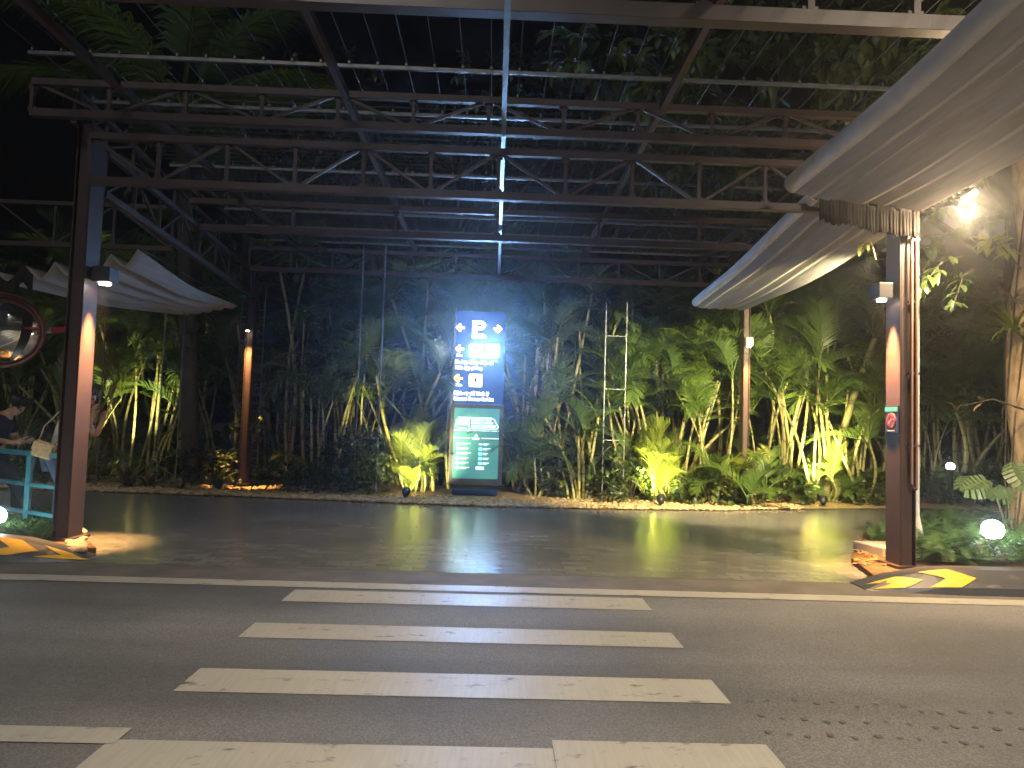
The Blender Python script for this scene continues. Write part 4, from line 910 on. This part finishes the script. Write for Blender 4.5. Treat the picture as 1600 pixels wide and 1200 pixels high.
# leaf litter and twigs near right post
mb = MB(); rs = random.Random(35)
for k in range(150):
    g = gnd(rs.uniform(1338, 1400), rs.uniform(850, 893)); leaf(mb, Vector((g.x, g.y, .07 + rs.uniform(0, .02))), rdir(rs, -.05, .1), Vector((0, 0, 1)), rs.uniform(.04, .12), .018)
for k in range(500):
    x = rs.uniform(-6, 6); y = edge_at(x) + rs.uniform(-.5, .8) ; leaf(mb, Vector((x, y, .035 if y > edge_at(x) else .006)), rdir(rs, -.02, .15), Vector((0, 0, 1)), rs.uniform(.05, .12), .02)
for k in range(130):
    x = rs.uniform(-4.6, 4.6); y = rs.uniform(7.4, 13.2); leaf(mb, Vector((x, y, .006)), rdir(rs, -.02, .1), Vector((0, 0, 1)), rs.uniform(.02, .06), .01)
tag(mb.build('leaf_litter', DRY, fix=False), 'dry brown leaves scattered on the bed edge and paving', 'leaf litter', None, 'stuff')

# big mossy trunk at right edge
tb = gx(1604, 10.2); rs = random.Random(41)
t = thing('mossy_tree', 'thick pale lit trunk at the right edge with plants growing on it', 'tree', (tb.x, 10.2, 0))
mb = MB(); pts = [(tb.x + .05 * math.sin(k * .9) + .008 * k, 10.2 + .04 * math.cos(k), -.05 + k * .5) for k in range(14)]; mb.tube(pts, [.26 - .006 * k + .02 * math.sin(k * 2) for k in range(14)], 20); tr = mb.build('trunk', BARK, t)
mb = MB()
for k in range(9):
    a = k * .7; pts2 = [(tb.x + (.255 - .004 * j) * math.cos(a + .25 * j), 10.2 + (.255 - .004 * j) * math.sin(a + .25 * j), .6 * j) for j in range(9)]; mb.tube(pts2, .012, 5)
mb.build('vine', BARKD, t)
crown_mesh(rs, [((tb.x - .3, 9.6, 7.4), (1.6, 1.4, .9)), ((tb.x + .8, 10.5, 7.2), (1.6, 1.4, .9)), ((tb.x - 1.3, 9.8, 6.6), (.9, .8, .6))], 40, .24, ).build('crown', BROAD, t, fix=False)
def epi(label, px, py, Y, n_, L_, wd, m, seed, up, droop): rosette(label, 0, 0, n_, L_, wd, m, seed, 'epiphyte', 'epiphyte', up, 'plants growing on the mossy trunk', at(px, py, Y), droop)
epi('strap leaved fern tuft on the mossy trunk above the dead twigs', 1585, 520, 9.85, 46, .75, .02, PALM_Y, 1, (-.2, .9), .7)
epi('reddish tangled tuft on the mossy trunk below the yellow leaves', 1582, 470, 9.9, 60, .3, .012, BROM, 2, (-.6, .9), .3)
rs = random.Random(45)
def leafy_branch(label, px0, py0, Y0, px1, py1, Y1, n_, ls, m, name='leafy_branch', group='hanging leafy branches on the right'):
    a = at(px0, py0, Y0); b = at(px1, py1, Y1); t = thing(name, label, 'branch', a, group); mb = MB(); mid = (a + b) / 2 + Vector((0, 0, .12)); mb.tube([a, mid, b], [.014, .01, .005], 6); mb.build('stem', BARKD, t)
    mb = MB()
    for k in range(n_):
        f = rs.uniform(.25, 1.05); q = a.lerp(b, f) + Vector((0, 0, .1 * math.sin(PI * min(1, f)))); leaf(mb, q + rdir(rs) * .05, ((b - a).normalized() * .6 + rdir(rs) + Vector((0, 0, -.4))).normalized(), Vector((0, 0, 1)), ls * rs.uniform(.7, 1.2), ls * .19, .2)
    mb.build('leaves', m, t, fix=False)
YL = leaf_mat('yellow_green_leaf', (.16, .19, .03), .45)
leafy_branch('yellow green leafy sprig growing out of the mossy trunk', 1595, 420, 9.9, 1535, 375, 9.6, 26, .24, YL)
leafy_branch('bright leafy sprig hanging just right of the right front post', 1505, 400, 8.8, 1438, 450, 8.5, 22, .2, BROAD)
leafy_branch('leafy twig hanging below the bright sprig by the right post', 1520, 420, 8.9, 1490, 475, 8.7, 18, .19, BROAD)
leafy_branch('dim leafy bough behind the warm floodlight', 1590, 330, 10.6, 1450, 385, 10.2, 60, .26, BROAD)
leafy_branch('dim leafy bough left of the warm floodlight under the awning', 1560, 250, 10.9, 1460, 330, 10.4, 50, .26, BROAD)
leafy_branch('lit twig with curled leaves beside the small floodlight', 1372, 402, 8.62, 1345, 380, 8.75, 16, .13, YL)
# monstera
t = thing('monstera', 'large split leaved monstera beside the mossy trunk', 'plant', gx(1575, 9.6)); rs = random.Random(50)
def monstera_leaf(c, nrm, tipd, s_):
    mb = MB(); n_ = Vector(nrm).normalized(); d = Vector(tipd); d = (d - n_ * d.dot(n_)).normalized(); sd = d.cross(n_); c = Vector(c)
    ns = 7
    for sg in (-1, 1):
        for k in range(ns):
            f0 = k / ns; f1 = (k + .72) / ns; w0 = math.sin(PI * (.22 + .7 * f0)) * s_ * .55; w1 = math.sin(PI * (.22 + .7 * f1)) * s_ * .55
            a = c + d * s_ * (f0 - .15); b = c + d * s_ * (f1 - .15); a2 = c + d * s_ * ((k + 1) / ns - .15)
            dr = n_ * -.1 * s_
            mb.add([a, a + sd * sg * w0 * .5 + n_ * .03, a + sd * sg * w0 + d * .1 * s_ + dr, b + sd * sg * w1 + d * .1 * s_ + dr, b + sd * sg * w1 * .5 + n_ * .03, b, a2, a2 + sd * sg * .15 * s_], [(0, 1, 4, 5), (1, 2, 3, 4), (5, 6, 7)], False)
    return mb
for (px, py, Y, s_, nr, td) in ((1535, 752, 9.4, .42, (-.2, -.6, .8), (-1, -.2, -.35)), (1590, 730, 9.3, .42, (.1, -.8, .6), (-.1, -.3, -.9)), (1568, 765, 9.2, .32, (-.2, -.5, .9), (-.6, -.6, -.2)), (1620, 770, 9.3, .4, (.2, -.6, .7), (.5, -.4, -.6))):
    c = at(px, py, Y); monstera_leaf(c, nr, td, s_).build('leaf', leaf_mat('monstera_leaf', (.07, .12, .05), .25), t)
    mb = MB(); b_ = gx(1585, 9.75); mb.tube([b_, b_.lerp(c, .6) + Vector((0, 0, .2)), c], [.016, .012, .008], 6); mb.build('stalk', CANE, t)
# dead twigs
leafy_branch('bare dead branch sticking out below the epiphytes at the right edge', 1600, 640, 9.8, 1500, 635, 9.4, 5, .15, DRY)

# ------------------------------------------------------------------ convex mirror, railing
mc = at(2, 517, 8.35); RM = .39
t = thing('convex_mirror', 'round convex traffic mirror in a red hood at the left edge', 'mirror', mc)
nrm = Vector((.56, -.80, -.16)).normalized(); M = nrm.to_track_quat('Z', 'Y').to_matrix()
prof = [(RM * k / 14 if k else .0001, .13 * (1 - (k / 14) ** 2)) for k in range(15)]
mb = MB(); mb.lathe(prof, mc, 40, M); mb.build('mirror_face', mat('mirror_glass', (.85, .87, .88), .02, 1.0, .5, .02), t)
mb = MB(); mb.lathe([(RM + .02, -.06), (RM + .035, .0), (RM + .03, .04), (RM + .01, .04), (RM - .005, .012)], mc, 40, M); mb.lathe([(RM + .02, -.06), (.0001, -.08)], mc, 40, M); mb.build('rim', mat('faded_red_rim', (.15, .05, .045), .45, 0, .5, .25), t)
mb = MB(); hp = []
for j in range(2):
    for k in range(15):
        a = R(-20 + 220 * k / 14); hp.append(mc + M @ Vector(((RM + .05) * math.cos(a), (RM + .05) * math.sin(a), -.02 + j * .12 * math.sin(PI * k / 14))))
mb.add(hp, [(k, k + 1, k + 16, k + 15) for k in range(14)], True); h = mb.build('hood', mat('faded_red_rim', (.15, .05, .045)), t); s2 = h.modifiers.new('t', 'SOLIDIFY'); s2.thickness = .008
REDP = mat('red_pipe', (.28, .02, .025), .4); WHP = mat('white_pipe', (.55, .52, .5), .4)
a = at(66, 517, 8.85); b = at(112, 514, 8.25); m1 = a.lerp(b, .4)
mb = MB(); mb.tube([m1, b], .035, 10); mb.build('red_arm', REDP, t)
mb = MB(); mb.tube([mc - nrm * .16, a, m1], .034, 10); mb.build('pale_arm', WHP, t)
TEAL = mat('teal_railing_paint', (.035, .165, .21), .4, 0, .5, .15)
r0 = Vector((PLf.x - .1, PLf.y + .22, 0)); r1 = Vector((-7.9, 10.35, 0)); 
t = thing('railing', 'teal painted metal railing ending at the left front post', 'railing', r0)
for z in (.96, .585, .25): mb = MB(); mb.bar(r0 + Vector((0, 0, z)), r1 + Vector((0, 0, z)), .055, .045 if z < .9 else .06); mb.build('rail', TEAL, t, bevel=.006)
for f in (.265, .62, .98): q = r0.lerp(r1, f); mb = MB(); mb.bar(q, q + Vector((0, 0, .93)), .06, .06); mb.build('rail_post', TEAL, t, bevel=.006)

# ------------------------------------------------------------------ people
def skin(name, J, E, m, parent, sub=2, root=0):
    names = list(J); me = bpy.data.meshes.new(name); me.from_pydata([J[n_][0] for n_ in names], [(names.index(a), names.index(b)) for a, b in E], [])
    o = bpy.data.objects.new(name, me); COL.objects.link(o); md = o.modifiers.new('skin', 'SKIN'); md.use_smooth_shade = True
    sv = me.skin_vertices[0].data
    for i, n_ in enumerate(names):
        r_ = J[n_][1]; sv[i].radius = (r_, r_) if not hasattr(r_, '__len__') else r_; sv[i].use_root = (i == root)
    o.modifiers.new('sub', 'SUBSURF').levels = sub; o.modifiers['sub'].render_levels = sub
    me.materials.append(m); o.parent = parent
    return o
SKIN = mat('skin', (.42, .24, .16), .55, 0, .4, .08, 6)
HAIR = mat('black_hair', (.012, .01, .009), .5, 0, .5, .3, 30, stretch=(1, 1, 6))
def hand(J, E, wrist, base, d, side, up, pre):
    "five curled fingers rooted in the palm"
    base = Vector(base); d = Vector(d).normalized(); side = Vector(side).normalized(); up = Vector(up).normalized()
    J[pre + 'palm'] = (base + d * .045, .026); E.append((wrist, pre + 'palm')); J[pre + 'kn'] = (base + d * .08, .024); E.append((pre + 'palm', pre + 'kn'))
    for k, (o, l_) in enumerate(((-.028, .068), (-.010, .078), (.010, .074), (.028, .058))):
        a = base + d * .088 + side * o; b_ = a + d * l_ * .5 + up * .008; c = b_ + d * l_ * .28 + up * .03
        J[f'{pre}f{k}a'] = (a, .0105); J[f'{pre}f{k}b'] = (b_, .009); J[f'{pre}f{k}c'] = (c, .0075); E += [(pre + 'kn', f'{pre}f{k}a'), (f'{pre}f{k}a', f'{pre}f{k}b'), (f'{pre}f{k}b', f'{pre}f{k}c')]
    a = base + d * .04 - side * .035 + up * .015; b_ = a + d * .035 - side * .015 + up * .015; J[pre + 't1'] = (a, .011); J[pre + 't2'] = (b_, .009); E += [(pre + 'palm', pre + 't1'), (pre + 't1', pre + 't2')]
def person(label, loc, P_, shirt, trousers, shoe, gaze):
    t = thing('person', label, 'person', loc); V = Vector
    g = V(gaze).normalized(); hd = V(P_['head']); upv = (V((0, 0, 1)) - g * g.z).normalized()
    J = {}; E = []
    def j(n_, p, r_): J[n_] = (V(p), r_)
    j('pelvis', P_['pelvis'], (.15, .11)); j('waist', P_['waist'], (.135, .10)); j('chest', P_['chest'], (.165, .115)); j('neck', P_['neck'], .062); j('nape', V(P_['neck']).lerp(hd, .45), .055)
    j('jaw', hd + g * .03 - upv * .055, .072); j('head', hd + upv * .015, .093); j('crown', hd + upv * .075 - g * .012, .075); j('nose', hd + g * .108 - upv * .012, .014); j('chin', hd + g * .075 - upv * .098, .028)
    E += [('pelvis', 'waist'), ('waist', 'chest'), ('chest', 'neck'), ('neck', 'nape'), ('nape', 'jaw'), ('jaw', 'head'), ('head', 'crown'), ('head', 'nose'), ('jaw', 'chin')]
    for s_ in 'LR':
        j('sh' + s_, P_['sh' + s_], .062); j('el' + s_, P_['el' + s_], .043); j('wr' + s_, P_['wr' + s_], .03); E += [('chest', 'sh' + s_), ('sh' + s_, 'el' + s_), ('el' + s_, 'wr' + s_)]
        dd = V(P_['ha' + s_]); sd = dd.cross(V((.3, .9, .2))); hand(J, E, 'wr' + s_, P_['wr' + s_], dd, sd, sd.cross(dd), 'h' + s_)
        j('hi' + s_, P_['hi' + s_], .095); j('kn' + s_, P_['kn' + s_], .062); j('an' + s_, P_['an' + s_], .042); fd = V(P_['fo' + s_]); an = V(P_['an' + s_])
        j('to' + s_, an + fd * .16 - V((0, 0, .045)), .035); E += [('pelvis', 'hi' + s_), ('hi' + s_, 'kn' + s_), ('kn' + s_, 'an' + s_), ('an' + s_, 'to' + s_)]
    body = skin('body', J, E, SKIN, t, 2)
    S = {}; S['b'] = (V(P_['pelvis']) + V((0, 0, .02)), (.165, .13)); S['w'] = (V(P_['waist']), (.155, .12)); S['c'] = (V(P_['chest']), (.185, .135)); S['n'] = (V(P_['chest']).lerp(V(P_['neck']), .75), .09); SE = [('b', 'w'), ('w', 'c'), ('c', 'n')]
    for s_ in 'LR':
        S['s' + s_] = (V(P_['sh' + s_]), .082); S['m' + s_] = (V(P_['sh' + s_]).lerp(V(P_['el' + s_]), .8), .066); SE += [('c', 's' + s_), ('s' + s_, 'm' + s_)]
    skin('shirt', S, SE, shirt, t, 2)
    T = {'p': (V(P_['pelvis']), (.165, .125))}; TE = []
    for s_ in 'LR':
        T['h' + s_] = (V(P_['hi' + s_]), .115); T['k' + s_] = (V(P_['kn' + s_]), .085); T['a' + s_] = (V(P_['an' + s_]) + V((0, 0, .03)), .07); TE += [('p', 'h' + s_), ('h' + s_, 'k' + s_), ('k' + s_, 'a' + s_)]
    skin('trousers', T, TE, trousers, t, 2)
    for s_ in 'LR':
        an = V(P_['an' + s_]); fd = V(P_['fo' + s_]).normalized(); K = {'h': (an - fd * .05 - V((0, 0, .035)), (.045, .045)), 'm': (an + fd * .07 - V((0, 0, .04)), (.048, .042)), 't': (an + fd * .18 - V((0, 0, .052)), (.045, .03))}
        skin('shoe', K, [('h', 'm'), ('m', 't')], shoe, t, 2)
    H = {'a': (hd + upv * .095 - g * .01, .085), 'b': (hd + upv * .055 - g * .055, .088), 'c': (hd - upv * .03 - g * .07, .065), 'f': (hd + upv * .098 + g * .06, .042)}
    skin('hair', H, [('a', 'b'), ('b', 'c'), ('a', 'f')], HAIR, t, 2)
    sdv = g.cross(upv)
    for s_ in (-1, 1):
        mb = MB(); mb.ell(hd + sdv * s_ * .088 - g * .012 - upv * .01, (.012, .022, .032), 10, 8); e = mb.build('ear', SKIN); e.parent = t
        mb = MB(); mb.ell(hd + sdv * s_ * .033 + g * .094 + upv * .012, (.013, .013, .009), 10, 8); e = mb.build('eye', mat('eye', (.05, .04, .035), .2)); e.parent = t
    mb = MB(); mb.ell(hd + g * .088 - upv * .058, (.02, .02, .006), 10, 6); e = mb.build('mouth', mat('lips', (.3, .12, .1), .5)); e.parent = t
    return t
B0 = gnd(103, 834); B0.z = 0
tb_ = person('person in grey shirt and jeans behind the left front post, raising a hand', B0, dict(
    pelvis=(-.13, .0, .93), waist=(-.11, 0, 1.08), chest=(-.03, 0, 1.33), neck=(.05, 0, 1.5), head=(.165, -.02, 1.66),
    shL=(-.03, .17, 1.40), elL=(.18, .2, 1.2), wrL=(.3, .1, 1.36), haL=(.1, -.1, .9), shR=(-.0, -.17, 1.40), elR=(.235, -.14, 1.22), wrR=(.265, -.06, 1.45), haR=(.05, .15, .95),
    hiL=(-.13, .09, .88), knL=(-.17, .13, .48), anL=(-.22, .16, .085), foL=(.9, .1, 0), hiR=(-.12, -.09, .88), knR=(.02, -.07, .48), anR=(.1, -.03, .085), foR=(1, -.12, 0)),
    mat('grey_tshirt', (.35, .34, .31), .85, 0, .2, .12, 20), mat('blue_jeans', (.05, .075, .13), .8, 0, .2, .25, 40), mat('white_sneaker', (.6, .57, .5), .6), (.9, -.05, -.22))
bg_ = thing('shoulder_bag', 'tan woven shoulder bag hanging behind the person in grey', 'bag', B0 + Vector((-.2, -.2, 1.0)))
TAN = mat('tan_woven_bag', (.42, .31, .17), .8, 0, .3, .3, 30, .5, 80)
mb = MB(); mb.box(B0 + Vector((-.2, -.21, 1.02)), (.24, .09, .2), Euler((0, .3, .1)).to_matrix()); mb.build('pouch', TAN, bg_, bevel=.03)
mb = MB(); mb.box(B0 + Vector((-.195, -.262, 1.05)), (.225, .015, .11), Euler((0, .3, .1)).to_matrix()); mb.build('flap', TAN, bg_, bevel=.006)
mb = MB(); mb.tube([B0 + Vector(q) for q in ((-.28, -.21, 1.08), (-.2, -.24, 1.3), (-.04, -.2, 1.5), (.06, -.13, 1.44), (.04, -.2, 1.25), (-.1, -.22, 1.06))], .01, 6); mb.build('strap', mat('tan_strap', (.3, .22, .13), .7), bg_)
A0 = gx(2, 9.75)
person('person in dark clothes leaning over a phone at the left edge', A0, dict(
    pelvis=(-.22, 0, .92), waist=(-.19, 0, 1.07), chest=(-.1, 0, 1.3), neck=(-.0, 0, 1.44), head=(.12, -.02, 1.535),
    shL=(-.1, .18, 1.36), elL=(-.03, .2, 1.1), wrL=(.16, .08, 1.08), haL=(.9, -.2, .1), shR=(-.08, -.18, 1.36), elR=(-.08, -.22, 1.1), wrR=(.12, -.1, 1.06), haR=(.9, .2, .1),
    hiL=(-.2, .09, .87), knL=(.1, .12, .5), anL=(.1, .14, .085), foL=(1, .1, 0), hiR=(-.2, -.09, .87), knR=(.18, -.08, .55), anR=(.42, -.1, .11), foR=(1, 0, -.2)),
    mat('black_tshirt', (.016, .018, .028), .85, 0, .2, .2, 20), mat('navy_trousers', (.014, .018, .035), .8, 0, .2, .2, 30), mat('dark_shoe', (.05, .05, .055), .6), (.75, -.12, -.6))
t = thing('phone', 'dark phone in the hands of the person in dark clothes', 'phone', A0 + Vector((.25, -.02, 1.08)))
mb = MB(); mb.box(A0 + Vector((.24, -.01, 1.10)), (.15, .075, .009), Euler((0, -.5, 0)).to_matrix()); mb.build('body', DARKMET, t, bevel=.003)
mb = MB(); mb.box(A0 + Vector((.2375, -.01, 1.1053)), (.135, .066, .002), Euler((0, -.5, 0)).to_matrix()); mb.build('screen', emis('phone_screen', (.5, .6, .9), .8), t)

hz = bpy.data.materials.new('lamp_bloom_haze'); hz.use_nodes = True; ht = hz.node_tree; ht.nodes.clear()  # added scattering volume, imitates lens bloom round the sign and lamps
ho = ht.nodes.new('ShaderNodeOutputMaterial'); hv = ht.nodes.new('ShaderNodeVolumePrincipled'); hv.inputs['Color'].default_value = (.85, .9, 1, 1); hv.inputs['Density'].default_value = .008; hv.inputs['Anisotropy'].default_value = .88
ht.links.new(hv.outputs[0], ho.inputs['Volume'])
mb = MB(); mb.box((0, 3, 7), (120, 70, 16)); tag(mb.build('haze', hz), 'thin haze added to imitate lens bloom round the lamps', 'haze', None, 'stuff')
